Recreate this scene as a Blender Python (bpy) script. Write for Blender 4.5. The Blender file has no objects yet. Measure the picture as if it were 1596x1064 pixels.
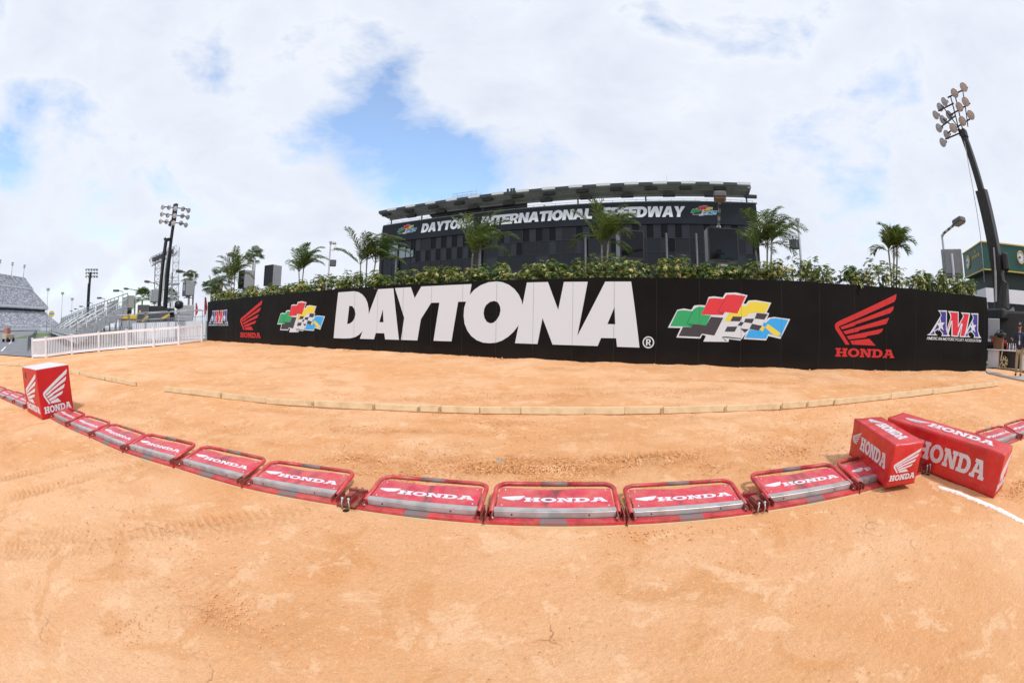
import bpy, math, random
import numpy as np
from mathutils import Vector, Matrix, Euler
from mathutils.geometry import tessellate_polygon
random.seed(7); RNG = np.random.default_rng(7)
R = math.radians
scene = bpy.context.scene
col = scene.collection
# ------------------------------------------------------------------ camera (15 mm fisheye, 1.64 m above the dirt)
H = 1.64
PITCH, ROLL, FPX = R(-1.42), R(1.12), 667.3
cd = bpy.data.cameras.new('camera'); cam = bpy.data.objects.new('camera', cd); col.objects.link(cam)
cd.type = 'PANO'; cd.sensor_width = 36; cd.clip_start = .05; cd.clip_end = 5000
cd.panorama_type = 'FISHEYE_EQUISOLID'
cd.fisheye_lens = FPX / 1596 * 36; cd.fisheye_fov = R(210)
_rx = Matrix.Rotation(PITCH, 3, 'X')
_r = _rx @ Vector((math.cos(ROLL), 0, math.sin(ROLL))); _u = _rx @ Vector((-math.sin(ROLL), 0, math.cos(ROLL))); _b = _rx @ Vector((0, -1, 0))
cam.matrix_world = Matrix(((_r.x, _u.x, _b.x, 0), (_r.y, _u.y, _b.y, 0), (_r.z, _u.z, _b.z, H), (0, 0, 0, 1)))
scene.camera = cam

def ray(x, y):
    u, v = x - 798, -(y - 532); r = math.hypot(u, v); th = 2 * math.asin(min(1, r / (2 * FPX))); s = math.sin(th) / max(r, 1e-9)
    d = _r * (u * s) + _u * (v * s) - _b * math.cos(th); return d
def at(x, y, dist):                                                # the point seen at (x, y) of the photo, dist metres away on the map
    d = ray(x, y); k = dist / math.hypot(d.x, d.y); return Vector((0, 0, H)) + d * k
# ------------------------------------------------------------------ sky, sun, exposure
SUN_EL, SUN_AZ = R(52), R(150)                                     # azimuth clockwise from +Y
w = bpy.data.worlds.new('World'); scene.world = w; w.use_nodes = True
nt = w.node_tree; nt.nodes.clear()
def N_(t, **k):
    n = nt.nodes.new(t)
    for a, b in k.items(): setattr(n, a, b)
    return n
out = N_('ShaderNodeOutputWorld'); sky = N_('ShaderNodeTexSky', sky_type='NISHITA', sun_disc=False)
sky.sun_elevation = SUN_EL; sky.sun_rotation = SUN_AZ; sky.air_density = 1.3; sky.dust_density = 1.2; sky.ozone_density = 1.5
bg = N_('ShaderNodeBackground'); bg.inputs[1].default_value = .15; tint = N_('ShaderNodeMix', data_type='RGBA', blend_type='MULTIPLY'); tint.inputs[0].default_value = 1; tint.inputs[7].default_value = (1.1, 1.30, 1.5, 1); nt.links.new(sky.outputs[0], tint.inputs[6]); nt.links.new(tint.outputs[2], bg.inputs[0])
tc = N_('ShaderNodeTexCoord')
def mth(op, a, b=None, clamp=False):
    n = N_('ShaderNodeMath', operation=op, use_clamp=clamp)
    for i, v in enumerate((a, b)):
        if v is None: continue
        if hasattr(v, 'type') and not isinstance(v, (int, float)): nt.links.new(v, n.inputs[i])
        else: n.inputs[i].default_value = v
    return n.outputs[0]
mp = N_('ShaderNodeMapping'); mp.inputs['Scale'].default_value = (1, 1, 1.9); mp.inputs['Location'].default_value = (.35, .1, .2); nt.links.new(tc.outputs['Generated'], mp.inputs[0])
def noise(scale, detail, rough, dist=0.0):
    n = N_('ShaderNodeTexNoise'); n.inputs['Scale'].default_value = scale; n.inputs['Detail'].default_value = detail
    n.inputs['Roughness'].default_value = rough; n.inputs['Distortion'].default_value = dist; nt.links.new(mp.outputs[0], n.inputs['Vector']); return n.outputs[0]
n1 = noise(2.6, 10, .58, .25); n2 = noise(1.1, 5, .5); n3 = noise(5.0, 6, .6, .3)
cov = mth('ADD', mth('ADD', mth('MULTIPLY', n1, .95), mth('MULTIPLY', n2, .2)), mth('MULTIPLY', n3, .60)); cov = mth('SUBTRACT', cov, .365)
gaps = [(620, 258, .13, .33), (555, 212, .08, .27), (700, 268, .10, .30), (770, 262, .08, .27), (850, 262, .09, .27), (500, 205, .06, .2), (600, 150, .05, .2), (620, 105, .05, .12), (690, 225, .06, .14), (545, 265, .06, .16), (640, 95, .07, .17), (735, 45, .06, .15), (325, 115, .07, .12), (20, 275, .07, .15), (195, 305, .05, .12), (1170, 270, .09, .12), (80, 440, .12, .10), (1290, 370, .08, .12), (1380, 280, .05, .06), (455, 300, .06, .05)]
for gx, gy, rad, amt in gaps:                                      # where the cloud cover is broken
    d = ray(gx, gy).normalized()
    dist = N_('ShaderNodeVectorMath', operation='DISTANCE'); nrm = N_('ShaderNodeVectorMath', operation='NORMALIZE')
    nt.links.new(tc.outputs['Generated'], nrm.inputs[0]); nt.links.new(nrm.outputs[0], dist.inputs[0]); dist.inputs[1].default_value = d
    g = mth('POWER', 2.718, mth('MULTIPLY', mth('POWER', mth('DIVIDE', dist.outputs['Value'], rad), 2.0), -1.0))
    cov = mth('SUBTRACT', cov, mth('MULTIPLY', g, amt * .80))
ramp = N_('ShaderNodeValToRGB'); nt.links.new(cov, ramp.inputs[0])
ramp.color_ramp.elements[0].position = .20; ramp.color_ramp.elements[0].color = (.16, .16, .16, 1)
ramp.color_ramp.elements[1].position = .43; ramp.color_ramp.elements[1].color = (1, 1, 1, 1)
shade = N_('ShaderNodeValToRGB'); nt.links.new(mth('ADD', mth('MULTIPLY', n1, .6), mth('MULTIPLY', n3, .4)), shade.inputs[0])
e = shade.color_ramp.elements; e[0].position = .34; e[0].color = (.92, .945, .99, 1); e[1].position = .66; e[1].color = (.72, .77, .88, 1)
em = shade.color_ramp.elements.new(.5); em.color = (.81, .855, .95, 1)
cb = N_('ShaderNodeBackground'); cb.inputs[1].default_value = .95; nt.links.new(shade.outputs[0], cb.inputs[0])
mx = N_('ShaderNodeMixShader'); nt.links.new(ramp.outputs[0], mx.inputs[0]); nt.links.new(bg.outputs[0], mx.inputs[1]); nt.links.new(cb.outputs[0], mx.inputs[2])
nt.links.new(mx.outputs[0], out.inputs[0])
sl = bpy.data.lights.new('sun', 'SUN'); sl.energy = 2.5; sl.angle = R(6); sl.color = (1, .975, .95)
so = bpy.data.objects.new('sun', sl); col.objects.link(so)
sd = Vector((math.sin(SUN_AZ) * math.cos(SUN_EL), math.cos(SUN_AZ) * math.cos(SUN_EL), math.sin(SUN_EL)))
so.rotation_euler = sd.to_track_quat('Z', 'Y').to_euler()
vs = scene.view_settings; vs.view_transform = 'Standard'; vs.look = 'None'; vs.exposure = .13; vs.gamma = 1; vs.use_curve_mapping = False
scene.cycles.max_bounces = 6; scene.cycles.use_denoising = True

# ------------------------------------------------------------------ helpers
MATS = {}
def mat(name, c, rough=.6, metal=0, var=0.0, scale=4.0, bump=0.0, bscale=40.0, c2=None, spec=.5, dust=0.0, lo=.42, hi=.62):
    if name in MATS: return MATS[name]
    m = bpy.data.materials.new(name); m.use_nodes = True; t = m.node_tree; b = t.nodes['Principled BSDF']
    b.inputs['Roughness'].default_value = rough; b.inputs['Metallic'].default_value = metal; b.inputs['Specular IOR Level'].default_value = spec
    tc0 = t.nodes.new('ShaderNodeTexCoord'); oi = t.nodes.new('ShaderNodeObjectInfo'); c = (*c, 1)
    sc_ = t.nodes.new('ShaderNodeMath'); sc_.operation = 'MULTIPLY'; sc_.inputs[1].default_value = 37; t.links.new(oi.outputs['Random'], sc_.inputs[0])
    va = t.nodes.new('ShaderNodeVectorMath'); t.links.new(tc0.outputs['Object'], va.inputs[0]); t.links.new(sc_.outputs[0], va.inputs[1])
    tcn = va; tcn_o = va.outputs[0]
    b.inputs['Base Color'].default_value = c
    cur = None
    if var or c2:
        n = t.nodes.new('ShaderNodeTexNoise'); n.inputs['Scale'].default_value = scale; n.inputs['Detail'].default_value = 6; t.links.new(tcn_o, n.inputs['Vector'])
        r = t.nodes.new('ShaderNodeValToRGB'); r.color_ramp.elements[0].position = lo; r.color_ramp.elements[1].position = hi
        r.color_ramp.elements[0].color = c; r.color_ramp.elements[1].color = (*c2, 1) if c2 else tuple(min(1, x * (1 - var)) for x in c[:3]) + (1,)
        t.links.new(n.outputs[0], r.inputs[0]); cur = r.outputs[0]; t.links.new(cur, b.inputs['Base Color'])
    if dust:
        n = t.nodes.new('ShaderNodeTexNoise'); n.inputs['Scale'].default_value = 7; n.inputs['Detail'].default_value = 9; n.inputs['Roughness'].default_value = .7; t.links.new(tcn_o, n.inputs['Vector'])
        r = t.nodes.new('ShaderNodeValToRGB'); r.color_ramp.elements[0].position = .4; r.color_ramp.elements[1].position = .75; r.color_ramp.elements[1].color = (dust, dust, dust, 1); t.links.new(n.outputs[0], r.inputs[0])
        mxn = t.nodes.new('ShaderNodeMix'); mxn.data_type = 'RGBA'; t.links.new(r.outputs[0], mxn.inputs[0])
        if cur: t.links.new(cur, mxn.inputs[6])
        else: mxn.inputs[6].default_value = c
        mxn.inputs[7].default_value = (.55, .36, .22, 1); t.links.new(mxn.outputs[2], b.inputs['Base Color'])
    if bump:
        n = t.nodes.new('ShaderNodeTexNoise'); n.inputs['Scale'].default_value = bscale; n.inputs['Detail'].default_value = 5; t.links.new(tcn_o, n.inputs['Vector'])
        bp = t.nodes.new('ShaderNodeBump'); bp.inputs['Strength'].default_value = bump; bp.inputs['Distance'].default_value = .02; t.links.new(n.outputs[0], bp.inputs['Height']); t.links.new(bp.outputs[0], b.inputs['Normal'])
    MATS[name] = m; return m

def tag(o, label=None, cat=None, group=None, kind=None):
    if label: o['label'] = label
    if cat: o['category'] = cat
    if group: o['group'] = group
    if kind: o['kind'] = kind
    return o
def empty(name, loc=(0, 0, 0), rot=(0, 0, 0), label=None, cat=None, group=None):
    o = bpy.data.objects.new(name, None); col.objects.link(o); o.location = loc; o.rotation_euler = rot; o.empty_display_size = .2
    return tag(o, label, cat, group)
def kids(o): return [c for c in bpy.data.objects if c.parent == o]
def copy_tree(o, parent=None):
    c = o.copy(); col.objects.link(c); c.parent = parent
    for ch in kids(o): copy_tree(ch, c)
    return c

class MB:
    def __init__(s): s.v = []; s.f = []; s.m = []; s.sm = []
    def add(s, vs, fs, mi=0, smooth=False):
        k = len(s.v); s.v += [tuple(p) for p in vs]
        for f in fs: s.f.append(tuple(i + k for i in f)); s.m.append(mi); s.sm.append(smooth)
        return s
    def box(s, c, d, rot=None, mi=0, bev=0.0, M=None):
        x, y, z = (d[0] / 2, d[1] / 2, d[2] / 2); rm = rot if rot is not None else Matrix.Identity(3)
        if not bev:
            P = [(-x, -y, -z), (x, -y, -z), (x, y, -z), (-x, y, -z), (-x, -y, z), (x, -y, z), (x, y, z), (-x, y, z)]
            F = [(0, 3, 2, 1), (4, 5, 6, 7), (0, 1, 5, 4), (1, 2, 6, 5), (2, 3, 7, 6), (3, 0, 4, 7)]
        else:
            b = min(bev, x * .9, y * .9, z * .9); P = []; F = []
            ring = lambda xx, yy, zz: [(-xx + 0, -yy + b, zz), (-xx + b, -yy, zz), (xx - b, -yy, zz), (xx, -yy + b, zz), (xx, yy - b, zz), (xx - b, yy, zz), (-xx + b, yy, zz), (-xx, yy - b, zz)]
            rin = lambda zz: [(-x + b, -y + b, zz)] * 1
            P += ring(x - b, y - b, -z); P += ring(x, y, -z + b); P += ring(x, y, z - b); P += ring(x - b, y - b, z)
            for k in range(3):
                for i in range(8): F.append((k * 8 + i, k * 8 + (i + 1) % 8, (k + 1) * 8 + (i + 1) % 8, (k + 1) * 8 + i))
            F.append(tuple(range(7, -1, -1))); F.append(tuple(range(24, 32)))
        c = Vector(c); return s.add([rm @ Vector(p) + c for p in P], F, mi)
    def bar(s, a, b, wd, ht, mi=0, up=(0, 0, 1)):
        a = Vector(a); b = Vector(b); d = (b - a); L = d.length; d.normalize(); u = Vector(up)
        if abs(d.dot(u)) > .98: u = Vector((0, 1, 0))
        sx = d.cross(u).normalized(); u = sx.cross(d).normalized()
        return s.box((a + b) / 2, (L, wd, ht), Matrix((d, -sx, u)).transposed(), mi)
    def tube(s, path, r, n=8, mi=0, cap=True, smooth=True):
        path = [Vector(p) for p in path]; rs = r if hasattr(r, '__len__') else [r] * len(path); V = []; F = []; pu = None
        for i, p in enumerate(path):
            d = (path[min(i + 1, len(path) - 1)] - path[max(i - 1, 0)])
            if d.length < 1e-9: d = Vector((0, 0, 1))
            d.normalize()
            if pu is None: pu = Vector((0, 0, 1)) if abs(d.z) < .9 else Vector((0, 1, 0))
            sx = d.cross(pu).normalized(); pu = sx.cross(d).normalized()
            for k in range(n):
                a = 2 * math.pi * k / n; V.append(p + (sx * math.cos(a) + pu * math.sin(a)) * rs[i])
        for i in range(len(path) - 1):
            for k in range(n): F.append((i * n + k, i * n + (k + 1) % n, (i + 1) * n + (k + 1) % n, (i + 1) * n + k))
        s.add(V, F, mi, smooth)
        if cap:
            k0 = len(s.v) - len(V); s.f += [tuple(k0 + k for k in range(n - 1, -1, -1)), tuple(k0 + (len(path) - 1) * n + k for k in range(n))]; s.m += [mi, mi]; s.sm += [False, False]
        return s
    def lathe(s, prof, org, ax, n=14, mi=0):
        ax = Vector(ax).normalized(); q = ax.to_track_quat('Z', 'Y'); org = Vector(org); V = []; F = []
        for r_, h in prof:
            for k in range(n):
                a = 2 * math.pi * k / n; V.append(org + q @ Vector((r_ * math.cos(a), r_ * math.sin(a), h)))
        for i in range(len(prof) - 1):
            for k in range(n): F.append((i * n + k, i * n + (k + 1) % n, (i + 1) * n + (k + 1) % n, (i + 1) * n + k))
        return s.add(V, F, mi, True)
    def poly(s, loops, fr, h0=0.0, h1=.003, mi=0):                  # flat outline(s) with holes, laid on a frame and given a thickness
        o, ex, ey, en = fr; flat = [p for l in loops for p in l]
        tri = tessellate_polygon([[Vector((x, y, 0)) for x, y in l] for l in loops])
        n = len(flat); V = [o + ex * x + ey * y + en * h1 for x, y in flat] + [o + ex * x + ey * y + en * h0 for x, y in flat]; F = []
        for t in tri:
            a, b, c = (Vector(flat[i]) for i in t)
            if ((b.x - a.x) * (c.y - a.y) - (b.y - a.y) * (c.x - a.x)) < 0: t = (t[0], t[2], t[1])
            F.append(tuple(t))
        k = 0
        for li, l in enumerate(loops):
            ar = sum(l[i][0] * l[(i + 1) % len(l)][1] - l[(i + 1) % len(l)][0] * l[i][1] for i in range(len(l))); ccw = (ar > 0) == (li == 0)
            for i in range(len(l)):
                a, b = k + i, k + (i + 1) % len(l); F.append((a, n + a, n + b, b) if ccw else (b, n + b, n + a, a))
            k += len(l)
        return s.add(V, F, mi)
    def build(s, name, mats, parent=None, loc=None):
        me = bpy.data.meshes.new(name); me.from_pydata(s.v, [], s.f)
        for m in (mats if isinstance(mats, (list, tuple)) else [mats]): me.materials.append(m)
        me.polygons.foreach_set('material_index', s.m); me.polygons.foreach_set('use_smooth', s.sm); me.update()
        o = bpy.data.objects.new(name, me); col.objects.link(o)
        if parent: o.parent = parent
        if loc is not None: o.location = loc
        return o

# the dirt is one tilted plane; the wall runs parallel to T
AW = R(23.34); Nv = Vector((math.sin(AW), math.cos(AW), 0)); Tv = Vector((math.cos(AW), -math.sin(AW), 0)); K = .067; DW = 11.96
Zv = Vector((0, 0, 1))
def sstep(a, b, x): t = np.clip((x - a) / (b - a), 0, 1); return t * t * (3 - 2 * t)
def hz(x, y):
    s = np.asarray(x) * Nv.x + np.asarray(y) * Nv.y; r = np.hypot(x, y)
    p = K * np.clip(s, -9, 12.6); t = sstep(31, 52, r)
    return p * (1 - t) + (-.3) * t
def gz(x, y): return float(hz(x, y))
def W(s, u, z): return Tv * s + Nv * u + Zv * z
def gp(px, py, dz=0):
    d = ray(px, py); t = (H - dz) / (K * (Nv.x * d.x + Nv.y * d.y) - d.z); return Vector((0, 0, H)) + d * t
SLOPE = (Vector((-K * Nv.x, -K * Nv.y, 1))).normalized()

# ------------------------------------------------------------------ shared materials
M_red = mat('gate_red_paint', (.54, .022, .04), .42, var=.35, scale=6, dust=.35, bump=.08, bscale=30)
M_redd = mat('gate_dark_red_steel', (.25, .015, .02), .5, var=.4, scale=14, dust=.45)
M_panel = mat('gate_panel_red', (.50, .028, .045), .38, c2=(.30, .02, .03), scale=3.2, lo=.5, hi=.75, dust=.4)
M_vinyl = mat('bale_vinyl_red', (.60, .018, .022), .34, var=.22, scale=3, bump=.55, bscale=4.5, dust=.12)
M_boxred = mat('box_red', (.50, .008, .014), .42, var=.1, scale=2)
M_white = mat('print_white', (.60, .655, .71), .5)
M_offw = mat('worn_white', (.64, .62, .66), .5, c2=(.52, .38, .37), scale=9, lo=.55, hi=.8)
M_alu = mat('brushed_aluminium', (.47, .47, .47), .42, metal=.35, var=.25, scale=9, dust=.25)
M_steel = mat('galvanised_steel', (.36, .38, .40), .45, metal=.5, var=.2, scale=5)
M_bolt = mat('zinc_bolt', (.45, .44, .43), .4, metal=.6)
M_rub = mat('rubbed_grey', (.17, .15, .15), .6, c2=(.30, .1, .1), scale=18)
M_dark = mat('black_paint', (.012, .013, .015), .45, var=.3)
M_grey = mat('dark_grey_paint', (.075, .08, .09), .5, var=.2)
M_lgrey = mat('light_grey_paint', (.36, .37, .39), .5, var=.12)
M_pole = mat('pole_grey', (.33, .345, .37), .5, var=.15)
M_blue = mat('blue_paint', (.12, .26, .52), .5)
M_yel = mat('yellow_paint', (.65, .42, .02), .5)
M_wpaint = mat('white_paint', (.74, .75, .79), .5, var=.06, scale=2)
M_pine = mat('pine_board', (.70, .55, .34), .75, c2=(.56, .40, .22), scale=5, lo=.46, hi=.72, dust=.25, bump=.15, bscale=25)
M_stake = mat('stake_wood', (.48, .32, .17), .8, var=.3, scale=8)
M_flagred = mat('flag_red', (.62, .03, .04), .5); M_fgreen = mat('flag_green', (.02, .34, .12), .5); M_fgreend = mat('flag_green_dark', (.01, .2, .07), .5)
M_fredd = mat('flag_red_dark', (.4, .02, .03), .5); M_fyel = mat('flag_yellow', (.72, .60, .05), .5); M_fblk = mat('flag_black', (.04, .037, .045), .5); M_fblue = mat('flag_blue', (.03, .36, .80), .5)
M_amablue = mat('print_blue', (.035, .03, .27), .5); M_amared = mat('print_red', (.60, .015, .04), .5); M_wingred = mat('wing_red', (.50, .012, .014), .5)
M_lens = mat('lamp_lens', (.44, .45, .49), .22, var=.1); M_refl = mat('lamp_shell', (.50, .51, .54), .35, metal=.3)
M_bark = mat('palm_trunk', (.22, .19, .14), .8, var=.4, scale=14); M_glass = mat('dark_glass', (.005, .007, .011), .05, spec=.34)
M_gold = mat('gold_letter', (.55, .40, .08), .4, metal=.2); M_conc = mat('concrete', (.38, .36, .33), .85, var=.25, scale=1.5)

# ------------------------------------------------------------------ lettering
def arc(cx, cy, rx, ry, a0, a1, n=12): return [(cx + rx * math.cos(R(a0 + (a1 - a0) * i / n)), cy + ry * math.sin(R(a0 + (a1 - a0) * i / n))) for i in range(n + 1)]
def stroke(pts, wd):
    L, Rr = [], []
    for i, p in enumerate(pts):
        a = pts[max(i - 1, 0)]; b = pts[min(i + 1, len(pts) - 1)]; dx, dy = b[0] - a[0], b[1] - a[1]; l = math.hypot(dx, dy) or 1
        nx, ny = -dy / l * wd / 2, dx / l * wd / 2; L.append((p[0] + nx, p[1] + ny)); Rr.append((p[0] - nx, p[1] - ny))
    return L + Rr[::-1]
SLAB = {
 'H': (1.30, [[(0, 0), (.58, 0), (.58, .2), (.46, .2), (.46, .4), (.84, .4), (.84, .2), (.72, .2), (.72, 0), (1.3, 0), (1.3, .2), (1.18, .2), (1.18, .8), (1.3, .8), (1.3, 1), (.72, 1), (.72, .8), (.84, .8), (.84, .6), (.46, .6), (.46, .8), (.58, .8), (.58, 1), (0, 1), (0, .8), (.12, .8), (.12, .2), (0, .2)]]),
 'O': (1.30, [arc(.65, .5, .65, .52, 0, 345, 23), arc(.65, .5, .31, .29, 0, 345, 17)]),
 'N': (1.35, [[(0, 0), (.5, 0), (.5, .2), (.4, .2), (.4, .62), (.86, 0), (1.23, 0), (1.23, .8), (1.35, .8), (1.35, 1), (.8, 1), (.8, .8), (.93, .8), (.93, .42), (.5, 1), (0, 1), (0, .8), (.12, .8), (.12, .2), (0, .2)]]),
 'D': (1.28, [[(0, 0)] + arc(.68, .5, .6, .5, -90, 90, 14) + [(0, 1), (0, .8), (.12, .8), (.12, .2), (0, .2)], [(.45, .21)] + arc(.62, .5, .3, .29, -90, 90, 10) + [(.45, .79)]]),
 'A': (1.42, [[(0, 0), (.52, 0), (.52, .18), (.45, .18), (.5, .3), (.9, .3), (.95, .18), (.86, .18), (.86, 0), (1.42, 0), (1.42, .18), (1.32, .18), (.98, 1), (.3, 1), (.3, .82), (.42, .82), (.16, .18), (0, .18)], [(.58, .48), (.82, .48), (.72, .76), (.68, .76)]]),
 'R': (1.3, [[(0, 0), (.5, 0), (.5, .15), (.4, .15), (.4, .42), (.55, .42), (.85, 0), (1.3, 0), (1.3, .15), (1.15, .15), (.92, .46)] + arc(.7, .72, .42, .28, -60, 90, 9) + [(0, 1), (0, .85), (.12, .85), (.12, .15), (0, .15)], [(.4, .57)] + arc(.62, .72, .18, .14, -90, 90, 6) + [(.4, .86)]]),
 'L': (1.05, [[(0, 0), (1.05, 0), (1.05, .36), (.9, .36), (.85, .16), (.42, .16), (.42, .85), (.56, .85), (.56, 1), (0, 1), (0, .85), (.12, .85), (.12, .15), (0, .15)]]),
 'E': (1.1, [[(0, 0), (1.1, 0), (1.1, .34), (.95, .34), (.9, .16), (.42, .16), (.42, .43), (.78, .43), (.78, .59), (.42, .59), (.42, .84), (.88, .84), (.92, .68), (1.07, .68), (1.07, 1), (0, 1), (0, .85), (.12, .85), (.12, .15), (0, .15)]]),
 'X': (1.3, [[(0, 0), (.42, 0), (.65, .33), (.88, 0), (1.3, 0), (.87, .52), (1.25, 1), (.86, 1), (.65, .7), (.44, 1), (.05, 1), (.43, .52)]]),
}
def sans(b):                                                       # a bold grotesque alphabet, b = stem width
    h = b * .8; m = .5
    S = {}
    S['I'] = (b + .04, [[(.02, 0), (b + .02, 0), (b + .02, 1), (.02, 1)]])
    S['L'] = (.72, [[(0, 0), (.7, 0), (.7, h), (b, h), (b, 1), (0, 1)]])
    S['E'] = (.76, [[(0, 0), (.74, 0), (.74, h), (b, h), (b, m - h / 2), (.68, m - h / 2), (.68, m + h / 2), (b, m + h / 2), (b, 1 - h), (.74, 1 - h), (.74, 1), (0, 1)]])
    S['T'] = (.82, [[(.41 - b / 2, 0), (.41 + b / 2, 0), (.41 + b / 2, 1 - h), (.82, 1 - h), (.82, 1), (0, 1), (0, 1 - h), (.41 - b / 2, 1 - h)]])
    S['N'] = (.94, [[(0, 0), (b, 0), (b, .58), (.94 - b, 0), (.94, 0), (.94, 1), (.94 - b, 1), (.94 - b, .42), (b, 1), (0, 1)]])
    S['M'] = (1.12, [[(0, 0), (b * .9, 0), (b * .9, .6), (.45, 0), (.67, 0), (1.12 - b * .9, .6), (1.12 - b * .9, 0), (1.12, 0), (1.12, 1), (1.12 - b * 1.1, 1), (.56, .42), (b * 1.1, 1), (0, 1)]])
    S['A'] = (1.0, [[(0, 0), (b, 0), (b + .06, .2), (1 - b - .06, .2), (1 - b, 0), (1, 0), (.5 + b * .62, 1), (.5 - b * .62, 1)], [(b + .13, .2 + h * .9), (.87 - b, .2 + h * .9), (.5, .74)]])
    S['Y'] = (.98, [[(.49 - b / 2, 0), (.49 + b / 2, 0), (.49 + b / 2, .38), (.98, 1), (.98 - b * 1.15, 1), (.49, .62), (b * 1.15, 1), (0, 1), (.49 - b / 2, .38)]])
    S['W'] = (1.4, [[(.2, 0), (.2 + b * 1.05, 0), (.7, .58), (1.2 - b * 1.05, 0), (1.2, 0), (1.4, 1), (1.4 - b, 1), (1.14, .42), (.7 + b * .55, 1), (.7 - b * .55, 1), (.26, .42), (b, 1), (0, 1)]])
    S['O'] = (1.0, [arc(.5, .5, .5, .515, 0, 345, 23), arc(.5, .5, .5 - b, .515 - h, 0, 345, 17)])
    S['C'] = (.95, [stroke(arc(.5, .5, .5 - b / 2, .515 - h / 2, 45, 315, 20), b * .92)])
    S['D'] = (.92, [[(0, 0)] + arc(.42, .5, .5, .5, -90, 90, 14) + [(0, 1)], [(b, h)] + arc(.42, .5, .5 - b, .5 - h, -90, 90, 10) + [(b, 1 - h)]])
    S['P'] = (.82, [[(0, 0), (b, 0), (b, .34)] + arc(.48, .67, .34, .33, -90, 90, 10) + [(0, 1)], [(b, .34 + h * .8)] + arc(.46, .67, .1, .33 - h * .8, -90, 90, 7) + [(b, 1 - h * .8)]])
    S['R'] = (.88, [[(0, 0), (b, 0), (b, .34), (.46, .34), (.86 - b, 0), (.88, 0), (.64, .39)] + arc(.5, .69, .34, .31, -60, 90, 9) + [(0, 1)], [(b, .34 + h * .8)] + arc(.46, .67, .1, .33 - h * .8, -90, 90, 7) + [(b, 1 - h * .8)]])
    S['S'] = (.84, [stroke([(.76, .78), (.7, .88), (.56, .93 - h * .1), (.4, 1 - h / 2), (.22, .9), (.16, .74), (.26, .6), (.44, .51), (.62, .42), (.69, .27), (.62, .12), (.44, h / 2), (.26, .07 + h * .1), (.13, .14), (.07, .26)], b * .88)])
    return S
SANS = sans(.27); HEAVY = sans(.315); THIN = sans(.17)
def text(mb, s, font, fr, x0, y0, wd, ht, slant=0.0, h0=0.0, h1=.003, mi=0, gap=.05):
    adv = [font[c][0] + gap if c != ' ' else .42 for c in s]; k = wd / (sum(adv) - gap); x = 0
    for c, a in zip(s, adv):
        if c != ' ':
            mb.poly([[(x0 + (x + px) * k + slant * py * ht, y0 + py * ht) for px, py in l] for l in font[c][1]], fr, h0, h1, mi)
        x += a
WING = [[(1.0, .642), (.073, .279), (.02, .252), (0, .219), (.01, .178), (.155, .013), (.164, 0), (.228, 0), (.058, .202), (.069, .215), (.954, .543), (.983, .576)], [(.945, .49), (.93, .444), (.888, .405), (.316, .244), (.298, .227), (.108, .177), (.084, .203)], [(.86, .345), (.82, .276), (.793, .263), (.378, .178), (.354, .159), (.162, .121), (.124, .154)], [(.76, .21), (.734, .169), (.683, .142), (.497, .112), (.479, .095), (.211, .061), (.18, .1)], [(.533, .08), (.639, 0), (.267, .002), (.232, .046)]]
def wing(mb, fr, x0, y0, wd, ht, h0=0, h1=.003, mi=0, shear=0):
    for l in WING: mb.poly([[(x0 + x * wd + shear * y / .642 * ht, y0 + y / .642 * ht) for x, y in l]], fr, h0, h1, mi)
def word(mb, fr, x0, y0, wd, ht, h0=0, h1=.003, mi=0): text(mb, 'HONDA', SLAB, fr, x0, y0, wd, ht, 0, h0, h1, mi, .05)
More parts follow.
